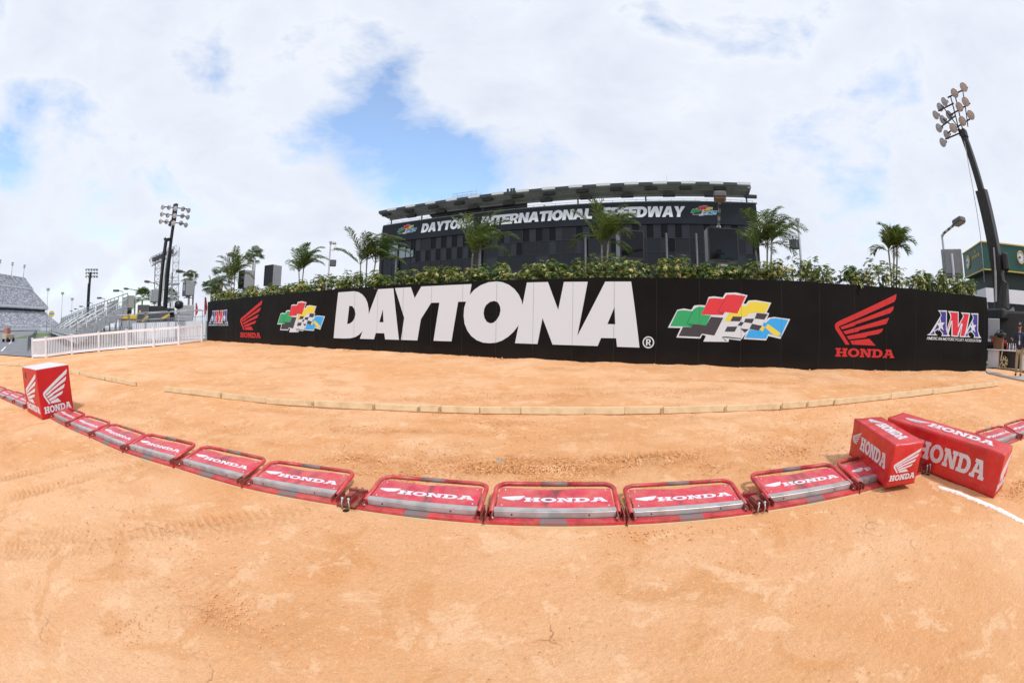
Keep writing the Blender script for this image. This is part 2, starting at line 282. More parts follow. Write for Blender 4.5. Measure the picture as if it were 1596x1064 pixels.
FLAG = [('white', [(.072, .236), (.124, .247), (.184, .238), (.205, .271), (.251, .277), (.297, .274), (.322, .339), (.365, .345), (.436, .338), (.458, .373), (.545, .378), (.639, .36), (.605, .296), (.624, .293), (.646, .32), (.704, .325), (.837, .309), (.797, .234), (.819, .228), (.797, .177), (.812, .194), (.861, .202), (1.0, .19), (.917, .038), (.814, .057), (.796, .023), (.608, .028), (.629, .072), (.583, .016), (.489, .024), (.486, .003), (.283, 0), (.303, .043), (.275, .052), (.258, .022), (.068, .025), (.101, .098), (0, .098)]),
 ('green', [(.075, .228), (.117, .234), (.195, .228), (.219, .256), (.251, .263), (.291, .261), (.262, .203), (.34, .2), (.302, .122), (.199, .134), (.186, .105), (.119, .111), (.017, .11)]),
 ('black', [(.119, .107), (.186, .104), (.199, .132), (.302, .122), (.34, .189), (.44, .184), (.37, .048), (.271, .06), (.254, .035), (.085, .037)]),
 ('red', [(.326, .327), (.364, .331), (.443, .328), (.468, .359), (.53, .362), (.624, .353), (.554, .219), (.453, .228), (.436, .204), (.262, .205)]),
 ('yellow', [(.59, .28), (.631, .277), (.653, .309), (.704, .314), (.823, .303), (.786, .23), (.715, .232), (.652, .223), (.631, .201), (.594, .196), (.515, .196), (.497, .158), (.45, .158), (.486, .222), (.554, .218)]),
 ('black', [(.518, .196), (.594, .196), (.576, .161), (.497, .16)]), ('black', [(.62, .182), (.693, .184), (.675, .149), (.609, .155)]), ('black', [(.715, .228), (.808, .222), (.778, .18), (.697, .185)]), ('black', [(.58, .157), (.609, .153), (.591, .128), (.555, .128)]), ('black', [(.675, .145), (.76, .132), (.731, .095), (.654, .106)]), ('black', [(.472, .118), (.555, .121), (.534, .081), (.452, .08)]), ('black', [(.581, .106), (.65, .103), (.629, .085), (.618, .076)]),
 ('blue', [(.771, .156), (.793, .157), (.831, .189), (.876, .193), (.983, .183), (.916, .053), (.813, .074), (.796, .036), (.622, .038), (.657, .101), (.731, .095), (.763, .131)]),
 ('yellow', [(.808, .148), (.919, .08), (.904, .059), (.863, .062), (.786, .12)]), ('yellow', [(.764, .133), (.783, .123), (.765, .089), (.738, .102)]),
 ('gdark', [(.203, .245), (.209, .244), (.153, .135), (.147, .136)]), ('rdark', [(.452, .328), (.457, .327), (.4, .228), (.393, .23)]), ('gdark', [(.147, .136), (.199, .132), (.186, .105), (.171, .117)]), ('rdark', [(.393, .23), (.453, .226), (.436, .209), (.411, .217)]), ('black', [(.431, .04), (.467, .043), (.582, .034), (.586, .027), (.467, .034), (.438, .035), (.471, .011), (.464, .009)])]
FMATS = [M_white, M_fgreen, M_fblk, M_flagred, M_fyel, M_fblue, M_fgreend, M_fredd]; FIDX = dict(white=0, green=1, black=2, red=3, yellow=4, blue=5, gdark=6, rdark=7)
def flags(name, parent, fr, x0, y0, wd, ht, t=.003):
    mb = MB()
    for i, (c, l) in enumerate(FLAG):
        lift = t * (1 if i == 0 else 2.2 if c in ('gdark', 'rdark') or i > 13 else 1.6 + .02 * i)
        mb.poly([[(x0 + x * wd, y0 + y / .378 * ht) for x, y in l]], fr, 0, lift, FIDX[c])
    return mb.build(name, FMATS, parent)

# ================================================================== THE SETTING
def vnoise(x, y, seed=0):                                          # value noise on numpy arrays
    xi = np.floor(x).astype(np.int64); yi = np.floor(y).astype(np.int64); fx = x - xi; fy = y - yi; fx = fx * fx * (3 - 2 * fx); fy = fy * fy * (3 - 2 * fy)
    def h(a, b):
        n = (a * 374761393 + b * 668265263 + seed * 1274126177) & 0xffffffff; n = ((n ^ (n >> 13)) * 1274126177) & 0xffffffff; return ((n ^ (n >> 16)) & 0xffff) / 65535.0
    return (h(xi, yi) * (1 - fx) + h(xi + 1, yi) * fx) * (1 - fy) + (h(xi, yi + 1) * (1 - fx) + h(xi + 1, yi + 1) * fx) * fy
def fbm(x, y, o=4, seed=0):
    t = 0; a = .5
    for i in range(o): t = t + a * vnoise(x, y, seed + i); x = x * 2.03 + 7.1; y = y * 2.03 + 3.7; a *= .5
    return t
GATE_Y = lambda x: np.interp(x, [-16, -9.7, -8.13, -4.78, -2.5, -1.24, .88, 3.19, 4.27, 7.25, 10], [3.62, 3.60, 3.60, 3.38, 3.17, 3.07, 2.855, 2.62, 2.51, 2.02, 1.6])
TRACKS = [((720, 722), (1085, 713), .40, 1.5), ((610, 735), (860, 700), .3, .5), ((0, 846), (395, 816), .42, .6), ((60, 822), (480, 800), .36, .55), ((0, 745), (195, 700), .3, .9), ((20, 768), (250, 716), .32, .8), ((880, 603), (1130, 606), .3, .7), ((960, 590), (1250, 596), .3, .7), ((470, 715), (700, 690), .35, .45), ((1180, 705), (1330, 690), .35, .5), ((300, 880), (470, 985), .5, .35), ((220, 595), (560, 600), .4, .4), ((380, 560), (820, 590), .5, .4), ((150, 640), (420, 672), .4, .35)]
PATCH = [(610, 672, 1.3, .16, .9), (770, 658, 1.0, .14, .8), (440, 693, .5, .12, .8), (860, 728, 1.6, .30, 1.6), (985, 722, .9, .22, 1.2), (640, 742, .6, .2, .7), (560, 716, .5, .18, .7), (1110, 724, .5, .14, .6), (330, 962, .30, .14, .45), (270, 915, .35, .1, .5), (1225, 700, .5, .12, .5), (860, 618, 1.6, .3, .5), (1010, 612, 1.5, .25, .6), (640, 622, 1.2, .25, .5), (230, 690, .6, .2, .5), (430, 640, 1.2, .16, .5), (1585, 765, .3, .12, .8), (1460, 600, 1.5, .3, .5), (840, 745, .5, .12, .8)]
def relief(X, Y):
    B = np.hypot(X, Y); near = 1 - sstep(26, 44, B)
    gap = np.abs(Y - .3 - GATE_Y(X)); calm = .25 + .75 * sstep(.15, .9, gap)
    n = (fbm(X * .9, Y * .9, 3, 1) - .45) * .045 + (fbm(X * 4, Y * 4, 3, 5) - .45) * .020 * (.4 + fbm(X * .6, Y * .6, 2, 3)) + (fbm(X * 17, Y * 17, 3, 9) - .44) * .010
    ch = np.clip((fbm(X * .8 + 3, Y * 1.6, 4, 21) - .53) * 5, 0, 1) * .38 * sstep(2.2, 4.5, B)
    rough = fbm(X * 26, Y * 26, 2, 31) - .4
    for (px, py, rx, ry, st) in PATCH:
        c = gp(px, py); e = np.exp(-((X - c.x) / rx) ** 2 - ((Y - c.y) / ry) ** 2) * st
        ch = np.maximum(ch, np.clip(e * (fbm(X * 5, Y * 5, 3, 71) * 2.6 - .35), 0, 1))
    n += ch * rough * .04
    for (a, b, wd, st) in TRACKS:
        p, q = gp(*a), gp(*b); d = (q - p); d.z = 0; L = d.length; d /= L
        l = (X - p.x) * d.x + (Y - p.y) * d.y; c = (X - p.x) * -d.y + (Y - p.y) * d.x; c = c + (vnoise(l * .7, l * 0, 77) - .5) * .25
        m = (1 - sstep(wd * .38, wd * .6, np.abs(c))) * sstep(-.25, .25, l) * (1 - sstep(L - .25, L + .25, l))
        m = m * np.clip((fbm(l * .9, c * 3, 3, 41) - .28) * 4, 0, 1) * st
        lug = np.sin(2 * np.pi * (l + .25 * np.abs(c)) / .078); lug = np.tanh(lug * 2.2 + .6); lug = lug * np.clip((fbm(l * 6, c * 9, 2, 55) - .2) * 4, 0, 1)
        n += m * (-.016 + .013 * lug + rough * .03); n += st * .009 * np.exp(-((np.abs(c) - wd * .62) / .06) ** 2) * sstep(-.2, .2, l) * (1 - sstep(L - .2, L + .2, l)) * (.3 + rough)
        ch = np.maximum(ch, m * (.62 - .38 * lug))
    wallb = np.exp(-((X * Nv.x + Y * Nv.y - 11.8) / .35) ** 2)     # loose dirt pushed against the foot of the wall
    n += wallb * (fbm(X * 1.5, Y * 1.5, 3, 60) - .3) * .12
    return n * near * calm, ch * near
def ground():
    th = np.concatenate([np.linspace(R(-86), R(86), 1250), np.linspace(R(86), R(274), 70)[1:-1]])
    rr = np.concatenate([[.02, .25], np.geomspace(.55, 45, 640), np.geomspace(48, 4000, 50)])
    A, B = np.meshgrid(th, rr); X = B * np.sin(A); Y = B * np.cos(A); Z = hz(X, Y)
    n, ch = relief(X, Y); Z = Z + n
    nr, na = X.shape; idx = np.arange(nr * na).reshape(nr, na); nx = np.roll(idx, -1, 1)
    F = np.stack([idx[:-1], nx[:-1], nx[1:], idx[1:]], -1).reshape(-1, 4)[:, ::-1]
    me = bpy.data.meshes.new('ground'); V = np.stack([X, Y, Z], -1).reshape(-1, 3)
    me.vertices.add(len(V)); me.vertices.foreach_set('co', V.ravel()); me.loops.add(F.size); me.loops.foreach_set('vertex_index', F.ravel()); me.polygons.add(len(F))
    me.polygons.foreach_set('loop_start', np.arange(0, F.size, 4)); me.polygons.foreach_set('use_smooth', np.ones(len(F), bool)); me.update(calc_edges=True)
    at_ = me.attributes.new('churn', 'FLOAT', 'POINT'); at_.data.foreach_set('value', ch.ravel().astype(np.float32))
    o = bpy.data.objects.new('ground', me); col.objects.link(o); o['kind'] = 'structure'
    m = bpy.data.materials.new('sandy_dirt'); m.use_nodes = True; t = m.node_tree; b = t.nodes['Principled BSDF']; b.inputs['Roughness'].default_value = .95; b.inputs['Specular IOR Level'].default_value = .15
    g = t.nodes.new('ShaderNodeNewGeometry')
    def nz(sc, det, ro=.55, dist=0, vec=None):
        n_ = t.nodes.new('ShaderNodeTexNoise'); n_.inputs['Scale'].default_value = sc; n_.inputs['Detail'].default_value = det; n_.inputs['Roughness'].default_value = ro; n_.inputs['Distortion'].default_value = dist; t.links.new(vec or g.outputs['Position'], n_.inputs['Vector']); return n_.outputs[0]
    def rp(src, a, b_, ca=(0, 0, 0, 1), cb_=(1, 1, 1, 1)):
        r_ = t.nodes.new('ShaderNodeValToRGB'); r_.color_ramp.elements[0].position = a; r_.color_ramp.elements[1].position = b_; r_.color_ramp.elements[0].color = ca; r_.color_ramp.elements[1].color = cb_; t.links.new(src, r_.inputs[0]); return r_.outputs[0]
    def mix(fac, a, b_, bt='MIX'):
        x = t.nodes.new('ShaderNodeMix'); x.data_type = 'RGBA'; x.blend_type = bt
        for i, v in ((0, fac), (6, a), (7, b_)):
            if isinstance(v, (tuple, float, int)): x.inputs[i].default_value = v
            else: t.links.new(v, x.inputs[i])
        return x.outputs[2]
    def mm(op, a, b_):
        x = t.nodes.new('ShaderNodeMath'); x.operation = op; x.use_clamp = True
        for i, v in ((0, a), (1, b_)):
            if isinstance(v, (float, int)): x.inputs[i].default_value = v
            else: t.links.new(v, x.inputs[i])
        return x.outputs[0]
    c = mix(rp(nz(.42, 8, .6, .5), .42, .60), (.70, .352, .160, 1), (.77, .445, .245, 1))
    c = mix(mm('MULTIPLY', rp(nz(1.5, 7, .62, .8), .55, .61), .5), c, (.62, .285, .105, 1))
    c = mix(mm('MULTIPLY', rp(nz(3.7, 8, .65, .4), .56, .615), .6), c, (.84, .53, .315, 1))
    c = mix(mm('MULTIPLY', rp(nz(38, 5, .75), .50, .72), .5), c, (.46, .23, .095, 1))
    c = mix(mm('MULTIPLY', rp(nz(55, 4, .7), .54, .70), .5), c, (.86, .60, .39, 1))
    c = mix(mm('MULTIPLY', rp(nz(9, 6, .7), .67, .75), .35), c, (.42, .21, .10, 1))
    at2 = t.nodes.new('ShaderNodeAttribute'); at2.attribute_name = 'churn'
    c = mix(mm('MULTIPLY', at2.outputs['Fac'], .8), c, mix(rp(nz(24, 5, .7), .40, .62), (.60, .28, .105, 1), (.40, .17, .06, 1)))
    c = mix(rp(nz(2.2, 3), .755, .77), c, (.40, .33, .27, 1))
    # hairline drying cracks
    warp = t.nodes.new('ShaderNodeVectorMath'); warp.operation = 'ADD'; wn = t.nodes.new('ShaderNodeTexNoise'); wn.inputs['Scale'].default_value = 2.3; wn.inputs['Detail'].default_value = 6; t.links.new(g.outputs['Position'], wn.inputs['Vector']); t.links.new(g.outputs['Position'], warp.inputs[0]); t.links.new(wn.outputs['Color'], warp.inputs[1])
    vo = t.nodes.new('ShaderNodeTexVoronoi'); vo.feature = 'DISTANCE_TO_EDGE'; vo.inputs['Scale'].default_value = .95; t.links.new(warp.outputs[0], vo.inputs['Vector'])
    crack = mm('MULTIPLY', rp(vo.outputs['Distance'], .0, .006, (1, 1, 1, 1), (0, 0, 0, 1)), rp(nz(.8, 4), .56, .66))
    c = mix(mm('MULTIPLY', crack, .55), c, (.30, .14, .055, 1))
    # beyond the track the dirt gives way to grey ground
    ln = t.nodes.new('ShaderNodeVectorMath'); ln.operation = 'LENGTH'; t.links.new(g.outputs['Position'], ln.inputs[0])
    far = t.nodes.new('ShaderNodeMapRange'); far.inputs[1].default_value = 44; far.inputs[2].default_value = 60; t.links.new(ln.outputs['Value'], far.inputs[0])
    sx_ = t.nodes.new('ShaderNodeSeparateXYZ'); t.links.new(g.outputs['Position'], sx_.inputs[0]); beh = t.nodes.new('ShaderNodeVectorMath'); beh.operation = 'DOT_PRODUCT'; t.links.new(g.outputs['Position'], beh.inputs[0]); beh.inputs[1].default_value = (Nv.x, Nv.y, 0)
    bm = t.nodes.new('ShaderNodeMapRange'); bm.inputs[1].default_value = 12.6; bm.inputs[2].default_value = 13.2; t.links.new(beh.outputs['Value'], bm.inputs[0])
    c = mix(mm('MAXIMUM', far.outputs[0], bm.outputs[0]), c, mix(rp(nz(.03, 3), .45, .55), (.20, .20, .19, 1), (.10, .14, .05, 1)))
    t.links.new(c, b.inputs['Base Color'])
    hsum = mm('ADD', mm('MULTIPLY', nz(30, 7, .72), .7), mm('MULTIPLY', nz(140, 3, .6), .3))
    hsum = mm('SUBTRACT', hsum, mm('MULTIPLY', crack, .5))
    bp = t.nodes.new('ShaderNodeBump'); bp.inputs['Strength'].default_value = .8; bp.inputs['Distance'].default_value = .03; t.links.new(hsum, bp.inputs['Height']); t.links.new(bp.outputs[0], b.inputs['Normal'])
    me.materials.append(m); return m
M_dirt = ground()
def gnd(x, y): return gz(x, y)

def clods():                                                       # crumbs of dry dirt
    mb = MB(); spots = []
    for (a, b, wd, st) in TRACKS:
        p, q = gp(*a), gp(*b)
        for _ in range(int(70 * st * (q - p).length)):
            t = random.random(); P = p.lerp(q, t); spots.append((P.x + random.gauss(0, .28), P.y + random.gauss(0, .28), random.uniform(.004, .013)))
    for _ in range(1500):
        r = 1.2 + 9 * random.random() ** 1.3; a = R(random.uniform(-78, 78)); spots.append((r * math.sin(a), r * math.cos(a), random.uniform(.003, .009)))
    for px, py, n in ((325, 965, 160), (355, 945, 120), (200, 975, 90), (440, 990, 60), (1010, 830, 120), (1110, 725, 150), (860, 735, 160), (640, 745, 90), (560, 715, 120), (1230, 700, 60), (455, 690, 80), (1590, 760, 60)):
        c = gp(px, py)
        for _ in range(n): spots.append((c.x + random.gauss(0, .14), c.y + random.gauss(0, .1), random.uniform(.004, .016) * (.6 if py > 900 else 1)))
    for (px, py, rx, ry, st) in PATCH:
        c = gp(px, py)
        for _ in range(int(520 * rx * max(ry, .2) * st / .25)): spots.append((c.x + random.gauss(0, rx * .8), c.y + random.gauss(0, ry * .8), random.uniform(.004, .013) * (.55 if py > 880 else 1)))
    for _ in range(5200): x = random.uniform(-9, 8); y = float(GATE_Y(x)) + .75 + 2.6 * random.random() ** 1.4; spots.append((x, y, random.uniform(.004, .013)))
    for _ in range(1500): x = random.uniform(-8, 7); y = float(GATE_Y(x)) - .15 - 1.2 * random.random() ** 2; spots.append((x, y, random.uniform(.003, .009)))
    for _ in range(260):
        s = random.uniform(-25, 11); P = W(s, 11.7 + random.gauss(0, .12), 0); spots.append((P.x, P.y, random.uniform(.015, .05)))
    OCT = [(1, 0, 0), (-1, 0, 0), (0, 1, 0), (0, -1, 0), (0, 0, 1), (0, 0, -1)]; OF = [(0, 2, 4), (2, 1, 4), (1, 3, 4), (3, 0, 4), (2, 0, 5), (1, 2, 5), (3, 1, 5), (0, 3, 5)]
    for x, y, s in spots:
        if abs(y - .3 - float(GATE_Y(x))) < .38: continue
        z = gz(x, y) + s * .2 + .004; rot = Euler((random.random() * 6, random.random() * 6, random.random() * 6)).to_matrix(); q = Vector((random.uniform(.6, 1.3), random.uniform(.6, 1.3), random.uniform(.5, .9)))
        mb.add([rot @ Vector((v[0] * q.x * s, v[1] * q.y * s, v[2] * q.z * s)) + Vector((x, y, z)) for v in OCT], OF)
    o = mb.build('dirt_clods', mat('clod_dirt', (.66, .35, .16), .95, c2=(.80, .48, .26), scale=3, spec=.1)); tag(o, kind='stuff')
clods()

# asphalt apron and road at the left, with its markings
UR = Vector((math.sin(R(-67)), math.cos(R(-67)), 0))
def sheet(name, base, dists, z, m, kind='structure', jitter=0):
    V = []; F = []; n = len(base); nd = len(dists)
    for k, d in enumerate(dists):
        for b in base:
            x, y = b[0] + UR.x * d, b[1] + UR.y * d; V.append((x, y, gz(x, y) + z))
    for i in range(nd - 1):
        for j in range(n - 1): F.append((i * n + j, i * n + j + 1, (i + 1) * n + j + 1, (i + 1) * n + j))
    return tag(MB().add(V, F).build(name, m), kind=kind)
fl = [Vector((-26.3, 10.75)), Vector((-24.7, 11.6)), Vector((-22.9, 14.8)), Vector((-20.1, 17.6)), Vector((-18.7, 20.8)), Vector((-17.6, 24))]
base = [Vector((-26.3 - t, 10.75)) for t in (60, 52, 44, 37, 30, 25, 20, 16, 12, 9, 6, 3)] + fl
M_asph = mat('asphalt', (.20, .205, .22), .9, var=.2, scale=.6, bump=.1, bscale=60)
DS = [0, .5, 1, 2, 3, 5, 7, 9, 12, 15, 18, 22, 26, 30, 36, 45, 60, 90, 150, 300, 500]
sheet('asphalt_apron', base, DS, .05, M_asph)
def road_dash(px0, py0, px1, py1, wd):
    def g(px, py):
        d = ray(px, py); t = (H + .3) / -d.z; return Vector((0, 0, H)) + d * t
    a, b = g(px0, py0), g(px1, py1); d = (b - a).normalized(); s = Vector((-d.y, d.x, 0)) * wd / 2
    V = [a - s, b - s, b + s, a + s]; V = [(v.x, v.y, gz(v.x, v.y) + .062) for v in V]
    return tag(MB().add(V, [(0, 1, 2, 3)]).build('road_marking', mat('road_white', (.72, .72, .72), .7)), kind='structure')
road_dash(2, 548, 9, 541, .22); road_dash(14, 536.5, 18, 533, .22)
# white line sprayed on the dirt at the right
def white_line():
    mb = MB(); V = []; F = []; pts = [(1462, 757), (1484, 764), (1503, 772), (1528, 783), (1555, 795), (1580, 808), (1620, 828), (1680, 860)]; P = [gp(*p) for p in pts]; Q = []
    for i in range(len(P) - 1):
        for k in range(20): Q.append(P[i].lerp(P[i + 1], k / 20))
    for i, q in enumerate(Q):
        d = (Q[min(i + 1, len(Q) - 1)] - Q[max(i - 1, 0)]).normalized(); s = Vector((-d.y, d.x, 0)); w_ = .050 * (.5 + .5 * min(1, i / 10))
        for k in range(9):
            p = q + s * w_ * (k / 4 - 1) * (1 + (random.uniform(-.25, .25) if k in (0, 8) else 0)); h_, _ = relief(np.array([p.x]), np.array([p.y])); V.append((p.x, p.y, gz(p.x, p.y) + float(h_[0]) + (.007 if 0 < k < 8 else -.004)))
        if i:
            for k in range(8): a = (i - 1) * 9 + k; F.append((a, a + 1, a + 10, a + 9))
    m = mat('sprayed_lime', (.80, .74, .70), .9, c2=(.70, .43, .22), scale=11, lo=.60, hi=.68, bump=.3, bscale=60)
    tag(mb.add(V, F).build('white_line', m), kind='structure')
white_line()
# concrete slab where the man stands, raised bank of soil behind the wall that carries the planting
def slab(name, pts, h, m):
    n = len(pts); mb = MB(); mb.add([(x, y, gz(x, y) + h) for x, y in pts] + [(x, y, gz(x, y) - .3) for x, y in pts], [tuple(range(n))] + [(i, n + i, n + (i + 1) % n, (i + 1) % n) for i in range(n)])
    return tag(mb.build(name, m), kind='structure')
slab('concrete_pad', [(14.85, 6.1), (14.78, 4.3), (15.0, 0), (34, 0), (34, 18), (17.4, 11.5), (15.62, 6.62)], .05, M_conc)
def planting_bank():
    mb = MB(); V = []; F = []; prof = [(12.16, -.3), (12.17, 2.7), (13.3, 2.8), (14.2, 2.6), (16.5, .55)]; ss = np.linspace(-25.6, 11.5, 40)
    for s in ss:
        for u, z in prof: V.append(W(s, u, z + (random.uniform(-.06, .06) if z > 1 else 0)))
    n = len(prof)
    for i in range(len(ss) - 1):
        for j in range(n - 1): F.append((i * n + j, (i + 1) * n + j, (i + 1) * n + j + 1, i * n + j + 1))
    F += [tuple(range(n)), tuple((len(ss) - 1) * n + k for k in range(n - 1, -1, -1))]
    tag(mb.add(V, F).build('planting_bank', mat('potting_soil', (.06, .04, .025), .95, var=.4)), kind='structure')
planting_bank()

# ================================================================== THE BLACK BANNER WALL
S0, S1, ZB, ZT = -25.75, 11.58, .80, 3.205
def banner_wall():
    root = empty('banner_wall', W(0, DW, 0), (0, 0, -AW), 'long black plywood wall with huge white letters, two flag logos and red wings at the foot of the planting', 'wall')
    fr = (Vector((0, 0, 0)), Vector((1, 0, 0)), Vector((0, 0, 1)), Vector((0, -1, 0)))
    m_blk = mat('wall_black', (.0045, .0042, .0042), .5, c2=(.0085, .008, .008), scale=.7, lo=.4, hi=.7, spec=.12)
    t = m_blk.node_tree; b = t.nodes['Principled BSDF']; src = b.inputs['Base Color'].links[0].from_socket; tco = t.nodes.new('ShaderNodeTexCoord'); sz = t.nodes.new('ShaderNodeSeparateXYZ'); t.links.new(tco.outputs['Object'], sz.inputs[0])
    mr = t.nodes.new('ShaderNodeMapRange'); mr.inputs[1].default_value = .85; mr.inputs[2].default_value = 1.25; mr.inputs[3].default_value = .05; mr.inputs[4].default_value = .0; t.links.new(sz.outputs[2], mr.inputs[0])
    nn = t.nodes.new('ShaderNodeTexNoise'); nn.inputs['Scale'].default_value = 3; nn.inputs['Detail'].default_value = 8; t.links.new(tco.outputs['Object'], nn.inputs['Vector']); mu = t.nodes.new('ShaderNodeMath'); mu.operation = 'MULTIPLY'; t.links.new(nn.outputs[0], mu.inputs[0]); t.links.new(mr.outputs[0], mu.inputs[1])
    mxn = t.nodes.new('ShaderNodeMix'); mxn.data_type = 'RGBA'; t.links.new(mu.outputs[0], mxn.inputs[0]); t.links.new(src, mxn.inputs[6]); mxn.inputs[7].default_value = (.30, .17, .09, 1); t.links.new(mxn.outputs[2], b.inputs['Base Color'])
    n2_ = t.nodes.new('ShaderNodeTexNoise'); n2_.inputs['Scale'].default_value = 1.1; n2_.inputs['Detail'].default_value = 2; t.links.new(tco.outputs['Object'], n2_.inputs['Vector']); bp = t.nodes.new('ShaderNodeBump'); bp.inputs['Strength'].default_value = .5; bp.inputs['Distance'].default_value = .05; t.links.new(n2_.outputs[0], bp.inputs['Height']); t.links.new(bp.outputs[0], b.inputs['Normal'])
    mb = MB(); s = S0; ph = -14.24; joints = []
    k = math.ceil((S0 - ph) / 1.2192)
    edges = [S0] + [ph + i * 1.2192 for i in range(k, 60) if S0 + .1 < ph + i * 1.2192 < S1 - .1] + [S1]
    for a, b in zip(edges[:-1], edges[1:]):
        dz = random.uniform(-.012, .012); j = random.uniform(0, .0014); mb.box(((a + b) / 2, .03 - j / 2, (ZT + ZB - .35) / 2 + dz), (b - a - .003, .06 + j, ZT - ZB + .35))
    mb.build('panelling', m_blk, root)
    jb = MB()
    for e_ in edges[1:-1]: jb.box((e_, -.0067, (ZB + ZT) / 2 - .03), (.005, .004, ZT - ZB - .06))
    jb.build('joint_strip', mat('joint_grey', (.03, .03, .031), .6), root)
    bk = MB()
    for e_ in edges: bk.box((e_ + (.06 if e_ < S1 - .1 else -.06) * (1 if e_ > S0 + .1 else 1), .11, (ZT + ZB) / 2 - .2), (.045, .09, ZT - ZB + .2))
    bk.box(((S0 + S1) / 2, .11, ZT - .06), (S1 - S0 - .3, .07, .1)); bk.build('back_framing', M_pine, root)
    LET = {'D': [[(-12.786, 3.071), (-11.88, 3.075), (-11.642, 3.04), (-11.405, 2.935), (-11.215, 2.77), (-11.105, 2.598), (-11.042, 2.389), (-11.027, 2.2), (-11.037, 2.009), (-11.103, 1.835), (-11.211, 1.669), (-11.374, 1.5), (-11.533, 1.39), (-11.741, 1.30), (-12.02, 1.25), (-12.35, 1.235), (-13.0, 1.235)], [(-12.105, 2.52), (-11.92, 2.49), (-11.79, 2.365), (-11.74, 2.191), (-11.784, 2.029), (-11.898, 1.899), (-12.04, 1.827), (-12.2, 1.80)]],
     'A': [[(-10.585, 3.095), (-9.835, 3.095), (-9.519, 1.255), (-10.17, 1.255), (-10.216, 1.475), (-10.64, 1.475), (-10.73, 1.245), (-11.47, 1.245)], [(-10.31, 2.35), (-10.263, 1.875), (-10.472, 1.875)]],
     'Y': [[(-9.762, 3.10), (-9.036, 3.10), (-8.854, 2.713), (-8.586, 3.105), (-8.15, 3.105), (-8.15, 2.535), (-8.565, 1.982), (-8.7, 1.255), (-9.422, 1.255), (-9.295, 2.03)]],
     'T': [[(-8.149, 3.105), (-6.604, 3.11), (-6.70, 2.55), (-7.089, 2.55), (-7.312, 1.262), (-8.02, 1.262), (-7.814, 2.535), (-8.149, 2.535)]],
     'O': [[(-5.716, 3.165), (-5.514, 3.135), (-5.3, 3.049), (-5.114, 2.915), (-4.969, 2.745), (-4.875, 2.568), (-4.826, 2.378), (-4.822, 2.18), (-4.876, 1.975), (-4.975, 1.784), (-5.113, 1.612), (-5.292, 1.456), (-5.5, 1.331), (-5.7, 1.265), (-5.92, 1.242), (-6.15, 1.255), (-6.375, 1.325), (-6.576, 1.452), (-6.723, 1.624), (-6.829, 1.837), (-6.868, 2.089), (-6.857, 2.341), (-6.789, 2.56), (-6.666, 2.765), (-6.498, 2.93), (-6.276, 3.064), (-6.001, 3.15)], [(-5.782, 2.559), (-5.66, 2.516), (-5.585, 2.393), (-5.563, 2.26), (-5.597, 2.115), (-5.688, 1.969), (-5.80, 1.88), (-5.91, 1.86), (-6.026, 1.905), (-6.111, 2.015), (-6.15, 2.163), (-6.132, 2.311), (-6.066, 2.434), (-5.931, 2.531)]],
     'N': [[(-4.707, 3.105), (-4.04, 3.105), (-3.709, 2.276), (-3.545, 3.10), (-2.829, 3.095), (-3.167, 1.262), (-3.862, 1.262), (-4.19, 2.036), (-4.334, 1.265), (-5.056, 1.268)]],
     'A2': [[(-2.311, 3.095), (-1.559, 3.093), (-1.298, 1.255), (-1.944, 1.258), (-1.974, 1.497), (-2.412, 1.493), (-2.509, 1.262), (-3.256, 1.262)], [(-2.037, 2.375), (-2.009, 1.888), (-2.237, 1.889)]]}
    for i, (k_, l) in enumerate(LET.items()): MB().poly(l, fr, 0, .0055 + (i % 2) * .0012).build('letter', M_white, root)
    rb = MB(); rb.poly([arc(-1.048, 1.408, .166, .166, 0, 345, 23), arc(-1.048, 1.408, .132, .132, 0, 345, 23)], fr, 0, .005)
    text(rb, 'R', SANS, fr, -1.115, 1.318, .14, .18, 0, 0, .005); rb.build('registered_mark', M_white, root)
    flags('flag_logo', root, fr, -.501, 1.473, 3.597, 1.36, .0045); flags('flag_logo', root, fr, -17.2, 1.43, 3.62, 1.375, .0045)
    for x0, zz, wd, ht in ((4.566, 1.512, 2.356, 1.513), (-21.05, 1.5, 2.37, 1.49)):
        g = MB(); wing(g, fr, x0, zz, wd, ht, 0, .005); g.build('wing_logo', M_wingred, root)
        g = MB(); word(g, fr, x0 + .045, 1.172 if x0 > 0 else 1.1, 2.22, .24 if x0 > 0 else .265, 0, .005); g.build('wordmark', M_wingred, root)
    AMA_A = [(.541, .769), (.989, .788), (.965, .232), (1.062, .089), (1.17, .007), (.705, .001), (.753, .071), (.569, .206), (.375, .131), (.409, .06), (.52, .013), (0, .008), (.136, .065), (.668, .615), (.646, .687)]
    AMA_AB = [(.625, .735), (.94, .745), (.925, .231), (1.018, .041), (.766, .035), (.801, .08), (.581, .24), (.34, .155), (.369, .044), (.153, .037), (.321, .136), (.712, .61), (.699, .675)]
    AMA_M = [(1.038, .775), (1.611, .778), (1.602, .376), (1.848, .641), (1.836, .701), (1.73, .768), (2.267, .772), (2.221, .644), (2.064, .214), (1.971, 0), (1.66, .004), (1.776, .368), (1.58, .004), (1.216, .004), (1.225, .434), (1.062, .076), (.973, .218), (1.169, .58), (1.129, .696)]
    AMA_MR = [(1.138, .744), (1.562, .748), (1.565, .285), (1.895, .644), (1.85, .735), (2.196, .738), (2.15, .626), (2.0, .212), (1.915, .035), (1.712, .039), (1.83, .42), (1.74, .43), (1.57, .135), (1.54, .04), (1.279, .04), (1.264, .50), (1.187, .47), (1.036, .19), (1.015, .235), (1.215, .582), (1.192, .684)]
